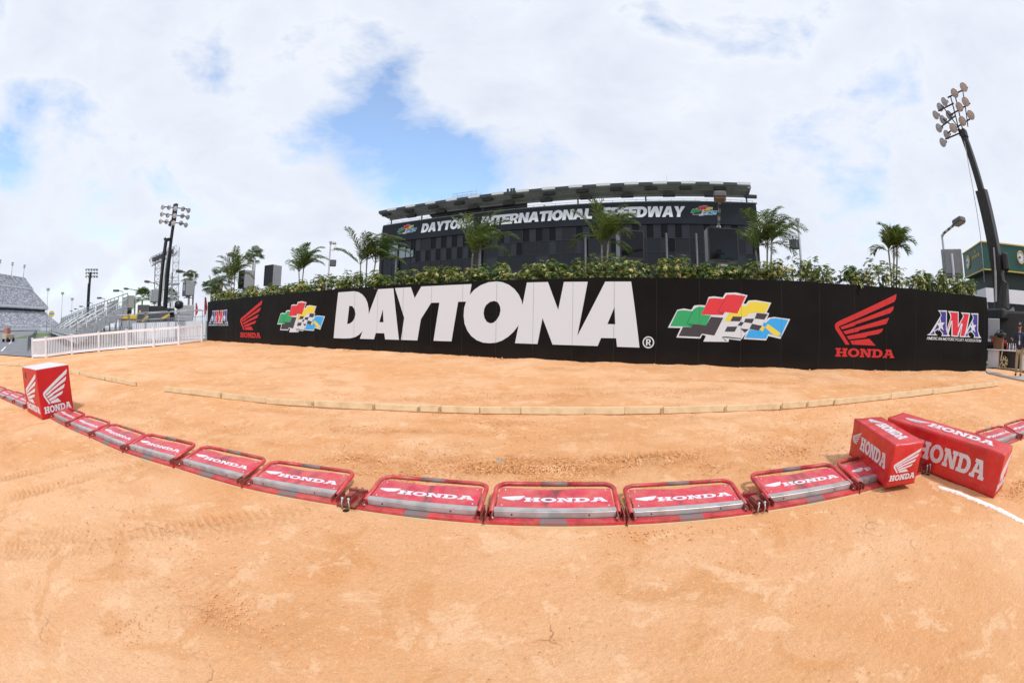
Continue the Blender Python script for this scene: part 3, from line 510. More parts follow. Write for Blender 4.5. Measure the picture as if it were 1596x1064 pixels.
    for x0, z0 in ((8.247, 1.872), (-25.52, 1.845)):
        g = MB(); sh = lambda l, dx: [[(x0 + x + dx, z0 + y) for x, y in l]]
        for dx, hh in ((0, .004), (1.765, .0035)):
            g.poly(sh(AMA_A, dx), fr, 0, hh, 0); g.poly(sh(AMA_AB, dx), fr, 0, hh + .0022, 1)
            st = []
            for k in range(10):
                a = R(96 + 36 * k); rr = .215 if k % 2 == 0 else .085; st.append((x0 + dx + .66 + rr * 1.05 * math.cos(a), z0 + .33 + rr * math.sin(a)))
            g.poly([st], fr, 0, hh + .0036, 0)
        g.poly(sh(AMA_M, 0), fr, 0, .0085, 0); g.poly(sh(AMA_MR, 0), fr, 0, .0105, 2)
        text(g, 'AMERICAN MOTORCYCLIST ASSOCIATION', THIN, fr, x0 - .01, z0 - .125, 2.93, .085, .15, 0, .004, 3)
        g.build('association_logo', [M_white, M_amablue, M_amared, M_white], root)
    return root
banner_wall()

# ================================================================== STARTING GATES
def panel_material():
    m = mat('gate_panel', (.60, .028, .06), .40, c2=(.46, .022, .05), scale=3.2, lo=.45, hi=.75, dust=.42); t = m.node_tree; b = t.nodes['Principled BSDF']
    src = b.inputs['Base Color'].links[0].from_socket; tcn = t.nodes.new('ShaderNodeTexCoord'); mp_ = t.nodes.new('ShaderNodeMapping'); mp_.inputs['Scale'].default_value = (13, 3.5, 1)
    va = [n for n in t.nodes if n.type == 'VECT_MATH'][0]; t.links.new(va.outputs[0], mp_.inputs[0]); n = t.nodes.new('ShaderNodeTexNoise'); n.inputs['Scale'].default_value = 1; n.inputs['Detail'].default_value = 5; t.links.new(mp_.outputs[0], n.inputs[0])
    r = t.nodes.new('ShaderNodeValToRGB'); r.color_ramp.elements[0].position = .46; r.color_ramp.elements[1].position = .66; t.links.new(n.outputs[0], r.inputs[0])
    sp = t.nodes.new('ShaderNodeSeparateXYZ'); t.links.new(tcn.outputs['Object'], sp.inputs[0]); ab = t.nodes.new('ShaderNodeMath'); ab.operation = 'ABSOLUTE'; t.links.new(sp.outputs[0], ab.inputs[0])
    mr = t.nodes.new('ShaderNodeMapRange'); mr.inputs[1].default_value = .03; mr.inputs[2].default_value = .22; mr.inputs[3].default_value = .8; mr.inputs[4].default_value = .08; t.links.new(ab.outputs[0], mr.inputs[0])
    mu = t.nodes.new('ShaderNodeMath'); mu.operation = 'MULTIPLY'; t.links.new(r.outputs[0], mu.inputs[0]); t.links.new(mr.outputs[0], mu.inputs[1])
    mxn = t.nodes.new('ShaderNodeMix'); mxn.data_type = 'RGBA'; t.links.new(mu.outputs[0], mxn.inputs[0]); t.links.new(src, mxn.inputs[6]); mxn.inputs[7].default_value = (.09, .035, .04, 1); t.links.new(mxn.outputs[2], b.inputs['Base Color']); return m
M_gp = panel_material()
def make_gate():
    root = empty('starting_gate'); g = MB()
    for x0, x1, mi in ((-.53, -.11, 0), (-.11, .09, 1), (.09, .53, 0)): g.box(((x0 + x1) / 2, .04, .012), (x1 - x0, .078, .026), None, mi)
    g.build('base_rail', [M_red, M_rub], root)
    g = MB(); g.box((0, -.006, -.008), (1.05, .012, .018)); g.build('edge_board', mat('pale_edge_board', (.62, .52, .30), .7, dust=.4), root)
    g = MB(); g.box((0, .106, .046), (.935, .030, .052), None, 0, .003); g.box((0, .124, .0743), (.942, .058, .004))
    for x in (-.33, .26): g.lathe([(0, 0), (.007, 0), (.007, .002), (0, .002)], (x, .0905, .046), (0, -1, 0), 8, 1)
    for x in (-.445, .445): g.lathe([(.006, 0), (.006, .004), (0, .005)], (x, .124, .0765), (0, 0, 1), 8, 2)
    g.build('front_bar', [M_alu, M_dark, M_bolt], root)
    p = MB(); n = 40; V = []; F = []                                # sheet panel with its scalloped far edge
    for i in range(n + 1):
        x = -.46 + .92 * i / n; ye = .462 + .006 * math.sin(i * .24 + 1) - .016 * math.exp(-((x + .02) / .13) ** 2)
        for y in (.152, .23, .30, .37, ye): V.append((x, y, .073 + (y - .16) * .09))
    for i in range(n):
        for k in range(4): a = i * 5 + k; F.append((a, a + 5, a + 6, a + 1))
    m0 = len(V); V2 = [(x, y, z - .005) for x, y, z in V]; F2 = [tuple(i + m0 for i in f[::-1]) for f in F]; rim = [i * 5 for i in range(n + 1)] + [n * 5 + k for k in range(1, 5)] + [i * 5 + 4 for i in range(n - 1, -1, -1)] + [3, 2, 1]
    F3 = [(rim[(i + 1) % len(rim)], rim[i], rim[i] + m0, rim[(i + 1) % len(rim)] + m0) for i in range(len(rim))]
    p.add(V + V2, F + F2 + F3)
    for x, y in ((-.42, .19), (.42, .19), (-.415, .43), (.415, .43)): p.lathe([(.010, 0), (.010, .002), (.006, .003), (.006, .006), (0, .007)], (x, y, .073 + (y - .16) * .09), (0, 0, 1), 10, 1)
    po = p.build('panel', [M_gp, M_bolt], root)
    ey = Vector((0, 1, .09)).normalized(); fr = (Vector((0, .16, .0733)), Vector((1, 0, 0)), ey, Vector((1, 0, 0)).cross(ey))
    l = MB(); l.poly([[(x * 1.1, y) for x, y in ((-.392, .142), (-.385, .13), (-.33, .108), (-.296, .102), (-.30, .112), (-.262, .113), (-.24, .137), (-.222, .178), (-.30, .168), (-.385, .152))]], fr, 0, .002)
    word(l, fr, -.248, .088, .665, .064, 0, .002); l.build('lettering', M_offw, po)
    u = MB(); path = [(-.488, .085, .058), (-.492, .44, .098)] + [(-.492 + .10 * (1 - math.cos(a)), .44 + .11 * math.sin(a), .100) for a in [R(x) for x in (20, 40, 60, 75, 90)]]
    path += [(-.12, .553, .102)]; pm = [(.10, .553, .102)] + [(-x, y, z) for x, y, z in path[::-1][1:]]
    u.tube(path, .0205, 10, 0); u.tube([(-.121, .553, .102), (.101, .553, .102)], .0207, 10, 1); u.tube(pm, .0205, 10, 0)
    for sx in (-1, 1): u.lathe([(.0, .001), (.014, .0)], (sx * .488, .0835, .0575), (0, -1, -.1), 10, 2)
    u.build('tube_frame', [M_red, M_rub, M_dark], root)
    for sx in (-1, 1):
        h = MB(); X = sx * .498
        for dx in (-.023, .023): h.box((X + dx, .10, .042), (.006, .19, .062))
        h.box((X, .10, .012), (.058, .19, .006)); h.box((X, .17, .05), (.046, .05, .05)); h.lathe([(.010, 0), (.010, .006), (.005, .007), (.005, .012), (0, .013)], (X - sx * .026, .03, .045), (-sx, 0, 0), 8, 1)
        h.build('hinge_bracket', [M_redd, M_bolt], root)
    return root
GXY = [(-15.4, 3.62), (-14.33, 3.62), (-13.25, 3.61), (-12.17, 3.61), (-11.09, 3.60)]
def gate_frame(p, q):
    ex = (q - p); ex -= SLOPE * ex.dot(SLOPE); ex.normalize(); ez = SLOPE; ey = ez.cross(ex); c = (p + q) / 2
    return Matrix(((ex.x, ey.x, ez.x, c.x), (ex.y, ey.y, ez.y, c.y), (ex.z, ey.z, ez.z, c.z), (0, 0, 0, 1)))
gate0 = make_gate(); G1 = 'red folding starting gates in the row'
spans = [((-14.36, 3.64), (-13.30, 3.63)), ((-13.28, 3.63), (-12.22, 3.62)), ((-12.20, 3.62), (-11.14, 3.61)), ((-11.12, 3.61), (-10.06, 3.60)),
 ((-8.19, 3.62), (-7.12, 3.50)), ((-7.10, 3.50), (-6.03, 3.43)), ((-5.98, 3.42), (-4.83, 3.31)), ((-4.78, 3.30), (-3.66, 3.27)), ((-3.62, 3.27), (-2.52, 3.17)), ((-2.49, 3.17), (-1.43, 3.10)),
 ((-1.24, 3.07), (-.195, 2.963)), ((-.185, 2.963), (.876, 2.853)), ((.886, 2.853), (1.955, 2.747)), ((2.10, 2.742), (3.185, 2.612)), ((3.195, 2.611), (4.27, 2.514)), ((5.12, 2.39), (6.17, 2.22)), ((6.19, 2.21), (7.25, 2.02)), ((7.28, 2.01), (8.33, 1.83)), ((8.36, 1.82), (9.40, 1.63))]
glab = ['farthest left red starting gate, fourth beyond the red box', 'red starting gate, third beyond the red box on its far left side', 'red starting gate, second beyond the red box on its left side', 'red starting gate lying just left of the red box',
 'red starting gate touching the right foot of the red box', 'second red starting gate to the right of the red box', 'third red starting gate to the right of the red box', 'fourth red starting gate to the right of the red box', 'fifth red starting gate to the right of the red box', 'sixth red starting gate right of the red box, left of the first linkage gap',
 'red starting gate just right of the first linkage gap, left of the middle gate', 'middle red starting gate of the three nearest the camera, lying below the letter N', 'red starting gate just left of the second linkage gap with the dark hole', 'red starting gate between the second linkage gap and the gate under the red bale', 'red starting gate half covered by the short red bale lying on it', 'red starting gate hidden behind the long red bale', 'red starting gate peeping out just behind the end of the long bale', 'red starting gate, second beyond the long red bale', 'farthest right red starting gate at the edge of the photograph']
for i, (a, b) in enumerate(spans):
    o = gate0 if i == 0 else copy_tree(gate0)
    P = Vector((a[0], a[1], gz(*a) + .012)); Q = Vector((b[0], b[1], gz(*b) + .012)); M = gate_frame(P, Q); k = (Q - P).length / 1.065
    o.matrix_world = M @ Matrix.Rotation(random.uniform(-.008, .008), 4, 'Y') @ Matrix.Rotation(random.uniform(-.012, .012), 4, 'Z') @ Matrix.Diagonal((k, random.uniform(.97, 1.03), random.uniform(.9, 1.12), 1)); tag(o, glab[i], 'starting gate', G1)
def linkage(x, y, label, dx, dy):
    root = empty('gate_linkage', (0, 0, 0), (0, 0, 0), label, 'gate linkage', 'steel linkage boxes between the gates')
    ang = math.atan2(dy, dx); root.location = (x, y, gz(x, y) + .012); root.rotation_euler = (math.atan(K * .9), -math.atan(K * .4), ang)
    g = MB(); g.box((0, .13, .02), (.17, .26, .012)); g.box((0, .26, .035), (.18, .03, .06)); g.build('base_plate', M_redd, root)
    g = MB()
    for sx in (-.035, .035): g.box((sx, .08, .05), (.006, .17, .05))
    g.box((0, .12, .075), (.05, .09, .02)); g.build('channel', M_redd, root)
    for sx in (-.03, .03):
        g = MB(); g.tube([(sx, -.01, .075), (sx * 1.2, -.015, .035), (sx, -.02, .0)], .006, 6); g.lathe([(.012, 0), (.012, .02), (0, .024)], (sx, .0, .075), (0, 0, 1), 8); g.build('latch_pin', M_bolt, root)
    for sx in (-.03, .03):
        g = MB(); g.tube([(sx, .27, .04), (sx, .285, .075)], .013, 8); g.build('lug', M_redd, root)
    g = MB(); g.lathe([(0, .003), (.022, .002), (.03, .0)], (0, -.022, -.014), (0, 0, 1), 12); g.build('drain_hole', mat('hole_black', (.01, .008, .006), .9), root)
linkage(-1.335, 3.085, 'rusty red linkage box in the gap left of the three nearest gates', .2, -.02)
linkage(2.027, 2.745, 'rusty red linkage box over a dark hole right of the three nearest gates', .2, -.01)
linkage(4.40, 2.50, 'rusty red linkage box showing between the two red bales', .2, -.02)

# ================================================================== RED BOX AND BALES
def red_box():
    root = empty('red_box', (-8.961, 3.937, .450), (.055, -.027, -.086), 'tall red box with white top and white wing emblems standing on the gate row', 'box')
    L, Wd, Hh = 1.363, .892, .892
    g = MB(); g.box((0, 0, 0), (L, Wd, Hh), None, 0, .012); g.build('case', M_boxred, root)
    g = MB(); g.box((0, 0, Hh / 2 + .004), (L - .01, Wd - .01, .008)); g.build('lid', mat('box_lid_white', (.70, .66, .68), .35, c2=(.55, .35, .36), scale=4, lo=.55, hi=.8), root)
    g = MB(); g.box((-L / 2 + .33, -Wd / 2 - .001, Hh / 2 - .14), (.11, .006, .11)); g.build('hand_hole', M_dark, root)
    for fr, w_ in (((Vector((-L / 2, -Wd / 2, -Hh / 2)), Vector((1, 0, 0)), Vector((0, 0, 1)), Vector((0, -1, 0))), L), ((Vector((L / 2, -Wd / 2, -Hh / 2)), Vector((0, 1, 0)), Vector((0, 0, 1)), Vector((1, 0, 0))), Wd)):
        l = MB(); wing(l, fr, w_ * .13, Hh * .28, w_ * .80, Hh * .64, 0, .003); l.build('wing_emblem', M_white, root)
        l = MB(); word(l, fr, w_ * .10, Hh * .105, w_ * .83, Hh * .135, 0, .003); l.build('wordmark', M_white, root)
red_box()
def bale(loc, rot, dim, label, big):
    root = empty('foam_bale', loc, rot, label, 'bale', 'red vinyl covered bales'); L, Wd, Hh = dim
    n = (40, 14, 14); V = []; F = []; ids = {}
    def pt(i, j, k):
        key = (i, j, k)
        if key in ids: return ids[key]
        q = Vector((i / n[0] * 2 - 1, j / n[1] * 2 - 1, k / n[2] * 2 - 1)); p = Vector((q.x * L / 2, q.y * Wd / 2, q.z * Hh / 2))
        rr = .013; c = Vector((max(-L / 2 + rr, min(L / 2 - rr, p.x)), max(-Wd / 2 + rr, min(Wd / 2 - rr, p.y)), max(-Hh / 2 + rr, min(Hh / 2 - rr, p.z)))); d = p - c
        if d.length > 1e-6: p = c + d.normalized() * min(d.length, rr)
        sgn = 3.1 if big else 1.7; wr = math.sin(p.x * 19 + p.z * 13 + sgn) * math.sin(p.z * 17 - p.x * 7) + .6 * math.sin(p.x * 31 - p.z * 29 + p.y * 23)
        low = max(0, -q.z) ** 2; amp = -.004 * (1 + wr * .7) - (.006 * low * (1 + math.sin(p.x * 26 + p.y * 30)) if abs(q.z) < .99 else 0)
        nrm = Vector((q.x if abs(q.x) > .99 else 0, q.y if abs(q.y) > .99 else 0, q.z if abs(q.z) > .99 else 0))
        if nrm.length: p = p + nrm.normalized() * amp
        ids[key] = len(V); V.append(p); return ids[key]
    for a, b, c_, fix in ((0, 1, 2, 0), (0, 1, 2, n[2]), (0, 2, 1, 0), (0, 2, 1, n[1]), (1, 2, 0, 0), (1, 2, 0, n[0])):
        for i in range(n[a]):
            for j in range(n[b]):
                q = []
                for di, dj in ((0, 0), (1, 0), (1, 1), (0, 1)):
                    t = [0, 0, 0]; t[a] = i + di; t[b] = j + dj; t[c_] = fix; q.append(pt(*t))
                nv = (V[q[1]] - V[q[0]]).cross(V[q[2]] - V[q[0]]); ctr = (V[q[0]] + V[q[2]]) / 2
                F.append(tuple(q) if nv.dot(Vector([(ctr[x] if x == c_ else 0) for x in range(3)])) > 0 else tuple(q[::-1]))
    MB().add(V, F, 0, True).build('cover', M_vinyl, root)
    fF = (Vector((-L / 2, -Wd / 2, -Hh / 2)), Vector((1, 0, 0)), Vector((0, 0, 1)), Vector((0, -1, 0))); fT = (Vector((-L / 2, -Wd / 2, Hh / 2)), Vector((1, 0, 0)), Vector((0, 1, 0)), Vector((0, 0, 1))); fE = (Vector((L / 2, -Wd / 2, -Hh / 2)), Vector((0, 1, 0)), Vector((0, 0, 1)), Vector((1, 0, 0)))
    l = MB(); wing(l, fF, L * .05, Hh * .42, L * (.17 if big else .2), Hh * .34, -.006, .001); l.build('wing_emblem', M_offw, root)
    l = MB(); word(l, fF, L * (.30 if big else .27), Hh * (.30 if big else .36), L * (.58 if big else .62), Hh * (.42 if big else .32), -.006, .001); l.build('wordmark', M_offw, root)
    l = MB(); wing(l, fT, L * .10, Wd * .34, L * .2, Wd * .34, -.006, .001, 0, -.02); l.build('wing_emblem', M_offw, root)
    l = MB(); word(l, fT, L * .31, Wd * .34, L * .56, Wd * .36, -.006, .001); l.build('wordmark', M_offw, root)
    l = MB(); wing(l, fE, Wd * .10, Hh * .34, Wd * .84, Hh * .5, -.006, .001); l.build('wing_emblem', M_offw, root)
    l = MB(); word(l, fE, Wd * .06, Hh * .16, Wd * .84, Hh * .13, -.006, .001); l.build('wordmark', M_offw, root)
    g = MB(); g.box((0, 0, -Hh / 2 - .004), (L * .8, Wd * .6, .03)); g.build('base_board', mat('bale_base', (.05, .05, .055), .8), root)
bale((3.802, 2.858, .552), (.025, .065, -1.899), (1.019, .425, .432), 'short red vinyl bale tipped across the end of the gate row', False)
bale((4.667, 2.396, .500), (.042, .06, -1.472), (1.865, .451, .455), 'long red vinyl bale lying behind the short one at the white line', True)

# ================================================================== TIMBER EDGING
def boards():
    B = [[(-29, 480 - 480 + 566), (30, 571), (72, 577), (125, 584), (165, 593), (212, 602)], [(255, 610), (298, 615), (347, 621), (415, 629), (490, 634.5), (585, 639), (655, 642), (688, 643.3), (748, 645), (812, 646), (911, 646.3), (973, 646), (1033, 645), (1131, 642), (1218, 638), (1258, 635), (1300, 631), (1388, 622), (1453, 614.5), (1517, 606.5), (1548, 602.5), (1556, 601)]]
    nm = 0; tot = sum(len(r) - 1 for r in B); ordw = ['first', 'second', 'third', 'fourth', 'fifth', 'sixth', 'seventh', 'eighth', 'ninth', 'tenth', 'eleventh', 'twelfth', 'thirteenth', 'fourteenth', 'fifteenth', 'sixteenth', 'seventeenth', 'eighteenth', 'nineteenth', 'twentieth', 'twenty-first']
    for ri, row in enumerate(B):
        P = [gp(*p) for p in row]
        for i in range(len(P) - 1):
            a, b = P[i].copy(), P[i + 1].copy(); ex = (b - a).normalized(); hgt = .106 + random.uniform(-.012, .010)
            where = 'behind the red box' if ri == 0 else 'in the long curve'
            root = empty('edging_board', a, (0, 0, 0), f'pale timber board on edge, {ordw[i]} from the left {where}', 'timber board', 'timber edging boards along the dirt')
            L = (b - a).length; ey = Zv.cross(ex).normalized(); ez = ex.cross(ey); root.matrix_world = Matrix(((ex.x, ey.x, ez.x, a.x), (ex.y, ey.y, ez.y, a.y), (ex.z, ey.z, ez.z, a.z), (0, 0, 0, 1)))
            g = MB(); g.box((L / 2, random.uniform(-.004, .004), hgt / 2 + .012), (L - .012, .038, hgt), Matrix.Rotation(random.uniform(-.011, .011), 3, 'Y'), 0, .004); g.build('plank', M_pine, root)
            g = MB(); g.box((L - .02, -.026 if random.random() < .6 else .034, hgt / 2 - .035), (.035, .02, hgt + .04)); g.build('stake', M_stake, root)
boards()

# ================================================================== WHITE FENCE AND STEEL BARRIERS
def white_fence():
    pts = [(-26.26, 10.53), (-24.66, 10.98), (-24.03, 12.82), (-22.85, 14.42), (-21.47, 15.87), (-20.05, 17.12), (-19.0, 18.46), (-18.6, 20.3)]
    root = empty('picket_fence', (pts[0][0], pts[0][1], gz(*pts[0])), (0, 0, 0), 'low white vinyl picket fence running from the left end of the black wall', 'fence'); o = root.location
    P = [Vector((x, y, gz(x, y))) - o for x, y in pts]
    for p in P:
        g = MB(); g.box((p.x, p.y, p.z + .53), (.13, .13, 1.12), None, 0, .01); g.box((p.x, p.y, p.z + 1.105), (.16, .16, .03)); g.build('post', M_wpaint, root)
    for a, b in zip(P[:-1], P[1:]):
        g = MB(); d = (b - a); e_ = d.normalized(); a2 = a + e_ * .07; b2 = b - e_ * .07
        for z, hh in ((.12, .13), (.98, .13)): g.bar(a2 + Zv * z, b2 + Zv * z, .05, hh)
        n = int(d.length / .125)
        for k in range(1, n):
            q = a2.lerp(b2, k / n); g.box(q + Zv * .55, (.04, .04, .75), Matrix.Rotation(math.atan2(e_.y, e_.x), 3, 'Z'))
        g.build('picket_panel', M_wpaint, root)
white_fence()
def rail_fence(name, label, pts, h, post_d, gap, mats, group=None, mid=None, bars=True, r=.02, pr=.028):
    root = empty(name, pts[0], (0, 0, 0), label, 'barrier', group); o = Vector(pts[0])
    for a, b in zip(pts[:-1], pts[1:]):
        a = Vector(a) - o; b = Vector(b) - o; n = max(1, round((b - a).length / post_d))
        for i in range(n):
            p, q = a.lerp(b, i / n), a.lerp(b, (i + 1) / n); e_ = (q - p).normalized(); p2 = p + e_ * .05; q2 = q - e_ * .05; g = MB()
            g.tube([p2, p2 + Zv * (h - .1), p2 + Zv * h + e_ * .1, q2 + Zv * h - e_ * .1, q2 + Zv * (h - .1), q2], pr, 6); g.tube([p2 + Zv * .2, q2 + Zv * .2], r, 6)
            if mid: g.tube([p2 + Zv * mid, q2 + Zv * mid], r, 6)
            if bars:
                m_ = int((q2 - p2).length / gap)
                for k in range(1, m_): c = p2.lerp(q2, k / m_); g.tube([c + Zv * .2, c + Zv * (mid or h)], .011, 4, 0, False)
            g.build('panel', mats, root)
    return root
def G3(px, py_unused, d, dz=0):
    p = at(px, 505, d); return Vector((p.x, p.y, gz(p.x, p.y) + dz))
rail_fence('steel_fence', 'tall galvanised steel fence right behind the white picket fence', [G3(118, 0, 31.5), G3(180, 0, 31), G3(322, 0, 31.5)], 1.95, 2.4, .16, M_steel, 'galvanised steel fences', 1.55)
rail_fence('steel_fence', 'taller galvanised steel fence in front of the crane carrier', [G3(212, 0, 35), G3(316, 0, 34)], 2.15, 3.2, .16, M_steel, 'galvanised steel fences', 1.65)
rb0 = Vector((-34.3, 13.2, 0)); rpts = []
for k in (0, 8, 16, 26, 40, 60, 90, 130): p = rb0 + UR * k; rpts.append(Vector((p.x, p.y, gz(p.x, p.y))))
rail_fence('road_barrier', 'long grey steel barrier along the edge of the asphalt road', rpts, 1.15, 2.6, .14, M_steel)
def hoarding(name, label, a, b, h, m, cat='hoarding'):
    root = empty(name, a, (0, 0, 0), label, cat, 'low white hoardings behind the steel fence'); a = Vector(a); b = Vector(b) - a; g = MB(); n = max(1, round(b.length / 2.2))
    for i in range(n): g.bar(b * (i / n) + b.normalized() * .02 + Zv * h / 2, b * ((i + 1) / n) - b.normalized() * .02 + Zv * h / 2, .08, h)
    g.build('boarding', m, root)
    for i in range(n + 1): q = b * (i / n) + b.normalized() * (.03 if i == 0 else -.03); g = MB(); g.box(q + Vector((0, .09, h / 2)), (.05, .08, h * .96)); g.build('brace', M_lgrey, root)
hoarding('white_hoarding', 'long low white hoarding behind the steel fence below the crane', G3(206, 0, 38), G3(322, 0, 37), 1.55, M_wpaint)
hoarding('white_hoarding', 'short low white hoarding beside the near end of the bleachers', G3(186, 0, 36), G3(208, 0, 39), 1.3, M_wpaint)

# ================================================================== BLEACHERS AND FAR GRANDSTAND
def bleachers():
    P0 = at(116, 505, 34); P0.z = gz(P0.x, P0.y); root = empty('bleachers', P0, (0, 0, 0), 'grey aluminium bleachers with sloping handrails beside the asphalt road', 'bleachers')
    u = UR.copy(); v = Vector((-u.y, u.x, 0)) * -1; v = v if v.y > 0 else -v; L = 105; n = 12; dy = .40; z0 = .45; dz = (at(188, 457, 35).z - P0.z - 1.35 - z0) / n
    seat = MB(); foot = MB(); fr_ = MB()
    for i in range(n):
        z = z0 + i * dz; y = i * dy
        seat.bar(v * (y + .26) + Zv * (z + .4), v * (y + .26) + u * L + Zv * (z + .4), .26, .05); foot.bar(v * (y + .05) + Zv * z, v * (y + .05) + u * L + Zv * z, .42, .04); foot.bar(v * (y + .25) + Zv * (z + .1), v * (y + .25) + u * L + Zv * (z + .1), .02, .2)
    for k in range(0, 34):
        x = u * (L * k / 33)
        fr_.bar(x + Zv * .4, x + v * (n * dy) + Zv * (z0 + n * dz - .2), .06, .1)
        for i in (0, 3, 6, 9, 12): fr_.bar(x + v * (i * dy + .3), x + v * (i * dy + .3) + Zv * (z0 + i * dz - .1), .06, .06)
        if k < 33: fr_.bar(x + v * (n * dy), x + u * (L / 33) + v * (n * dy) + Zv * 3.2, .05, .05)
    seat.build('seat_planks', M_alu2, root); foot.build('foot_planks', M_alu2, root); fr_.build('understructure', M_steel, root)
    zt = z0 + n * dz
    g = MB(); b0 = v * (n * dy + .05)
    for k in range(53): x = u * (L * k / 52); g.bar(b0 + x + Zv * (zt - .3), b0 + x + Zv * (zt + 1.35), .06, .06)
    for zz in (.5, 1.35): g.bar(b0 + Zv * (zt + zz), b0 + u * L + Zv * (zt + zz), .06, .06)
    g.build('back_rail', M_steel, root)
    for k in range(52):
        if k % 4 == 1: continue
        g = MB(); x = u * (L * k / 52); g.bar(b0 + x + u * .1 + Zv * (zt + .45), b0 + x + u * 1.9 + Zv * (zt + .45), .02, 1.35); g.build('back_panel', mat('mesh_panel', (.24, .26, .28), .6, var=.2), root)
    for x in (0, 6.5, 7.8, 17, 18.3, 28, 29.3, 40, 41.3):               # end rail and aisle rails
        g = MB(); q = u * x; a = q + v * .2 + Zv * (z0 + .95); b = q + v * (n * dy) + Zv * (zt + .95)
        g.tube([a - Zv * .9, a, b, b - Zv * .9], .035, 6); g.tube([a - Zv * .42, b - Zv * .42], .03, 6)
        for t in (.2, .4, .6, .8): c = a.lerp(b, t); g.tube([c, c - Zv * .95], .025, 6)
        g.build('handrail', mat('rail_aluminium', (.55, .56, .57), .4, metal=.3), root)
    g = MB(); q = -u * .06                                          # sheeting on the near end
    for i in range(n): g.bar(q + v * (i * dy + .26) + Zv * (z0 + i * dz + .62), q + v * (i * dy + .26) + Zv * (z0 + i * dz - .15), .02, dy - .03, 0, tuple(v))
    g.build('end_sheeting', mat('mesh_panel2', (.30, .32, .34), .6, var=.2), root)
    for k, t in enumerate((2, 12, 22, 32, 42, 52)):                 # small floodlights over the back rail
        g = MB(); c = b0 + u * t + Zv * (zt + 1.35); g.tube([c, c + Zv * .25, c + Zv * .3 - v * .5], .03, 6); g.box(c + Zv * .3 - v * .7, (.5, .3, .16), Matrix.Rotation(.4, 3, 'Z')); g.build('floodlight', M_grey, root)
M_alu2 = mat('bleacher_aluminium', (.48, .50, .52), .45, metal=.25, var=.15)
bleachers()
def grandstand():
    e0 = Vector((-268, 134, -.3)); wdir = Vector((-.93, -.36, 0)).normalized(); l = Vector((wdir.y, -wdir.x, 0)); l = l if l.y < 0 else -l
    root = empty('grandstand', e0, (0, 0, 0), 'huge distant grandstand with three tiers of pale seats at the far left', 'grandstand'); L = 150
    m = mat('seat_speckle', (.46, .46, .50), .7); t = m.node_tree; b = t.nodes['Principled BSDF']; tcn = t.nodes.new('ShaderNodeTexCoord'); v = t.nodes.new('ShaderNodeTexVoronoi'); v.inputs['Scale'].default_value = .85; t.links.new(tcn.outputs['Object'], v.inputs[0])
    r = t.nodes.new('ShaderNodeValToRGB'); r.color_ramp.interpolation = 'CONSTANT'; cs = [(.46, .46, .50), (.28, .28, .33), (.54, .54, .57), (.33, .33, .38), (.42, .42, .46)]
    while len(r.color_ramp.elements) < 5: r.color_ramp.elements.new(.5)
    for i, c in enumerate(cs): r.color_ramp.elements[i].position = i * .2; r.color_ramp.elements[i].color = (*c, 1)
    t.links.new(v.outputs['Color'], r.inputs[0]); t.links.new(r.outputs[0], b.inputs['Base Color'])
    def tier(name, d0, z0, d1, z1, shift0, shift1, rows, mm_):
        g = MB(); V = []; F = []; dd = (d1 - d0) / rows; dz = (z1 - z0) / rows
        for i in range(rows):
            for (d, z) in ((d0 + i * dd, z0 + i * dz), (d0 + i * dd, z0 + (i + .75) * dz), (d0 + (i + 1) * dd, z0 + (i + 1) * dz)):
                V.append(wdir * d + Zv * z); V.append(wdir * d + l * L + Zv * z)
        k = len(V) // 2
        for i in range(k - 1): F.append((2 * i, 2 * i + 1, 2 * i + 3, 2 * i + 2))
        V += [wdir * d0 + Zv * (z0 - 2), wdir * d0 + l * L + Zv * (z0 - 2), wdir * (d1 + 1) + Zv * z1, wdir * (d1 + 1) + l * L + Zv * z1, wdir * (d1 + 1) + Zv * (z0 - 2), wdir * (d1 + 1) + l * L + Zv * (z0 - 2)]; n = 2 * k
        F += [(n, n + 1, 1, 0), (2 * k - 2, 2 * k - 1, n + 3, n + 2), (n + 2, n + 3, n + 5, n + 4), (n + 4, n + 5, n + 1, n)]; g.add(V, F)
        g.add([V[0], V[2 * k - 2], V[n + 2], V[n + 4], V[n]], [(0, 1, 2, 3, 4)]); g.build(name, mm_, root)
    tier('lower_tier', 0, 2.2, 22, 12, 0, 0, 22, m); tier('middle_tier', 17, 14.5, 38, 25.5, 0, 0, 24, m); tier('upper_tier', 38, 26.5, 50, 34, 0, 0, 16, m)
    g = MB(); g.bar(wdir * 16.5 + Zv * 13.6, wdir * 16.5 + l * L + Zv * 13.6, .5, 1.2); g.bar(wdir * 37 + Zv * 26, wdir * 37 + l * L + Zv * 26, .4, .8); g.bar(Zv * 1.2 - wdir * .5, l * L + Zv * 1.2 - wdir * .5, .5, 1.6); g.build('front_band', mat('stand_white', (.58, .60, .62), .6), root)
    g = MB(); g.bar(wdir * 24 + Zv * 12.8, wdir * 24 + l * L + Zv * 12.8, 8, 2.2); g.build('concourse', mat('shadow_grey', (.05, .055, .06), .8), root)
    for i in range(8):
        q = wdir * 50 + l * (2 + i * 15); g = MB(); g.tube([q + Zv * 33.8, q + Zv * 42], .25, 6)
        for zz in (40.6, 41.8): g.box(q + Zv * zz, (2.2, 1.6, .7))
        g.build('floodlight_mast', M_lgrey, root)
grandstand()
M_far = mat('far_wall_white', (.66, .67, .68), .7)
fw = empty('track_wall', (-262, 128, -.3), (0, 0, 0), 'long white concrete wall at the foot of the distant grandstand', 'wall'); g = MB(); g.bar((0, 0, .9), (40, -190, .9), .4, 1.8); g.bar((0, 0, .9), (-10, 80, .9), .4, 1.8); g.build('coping', M_far, fw)
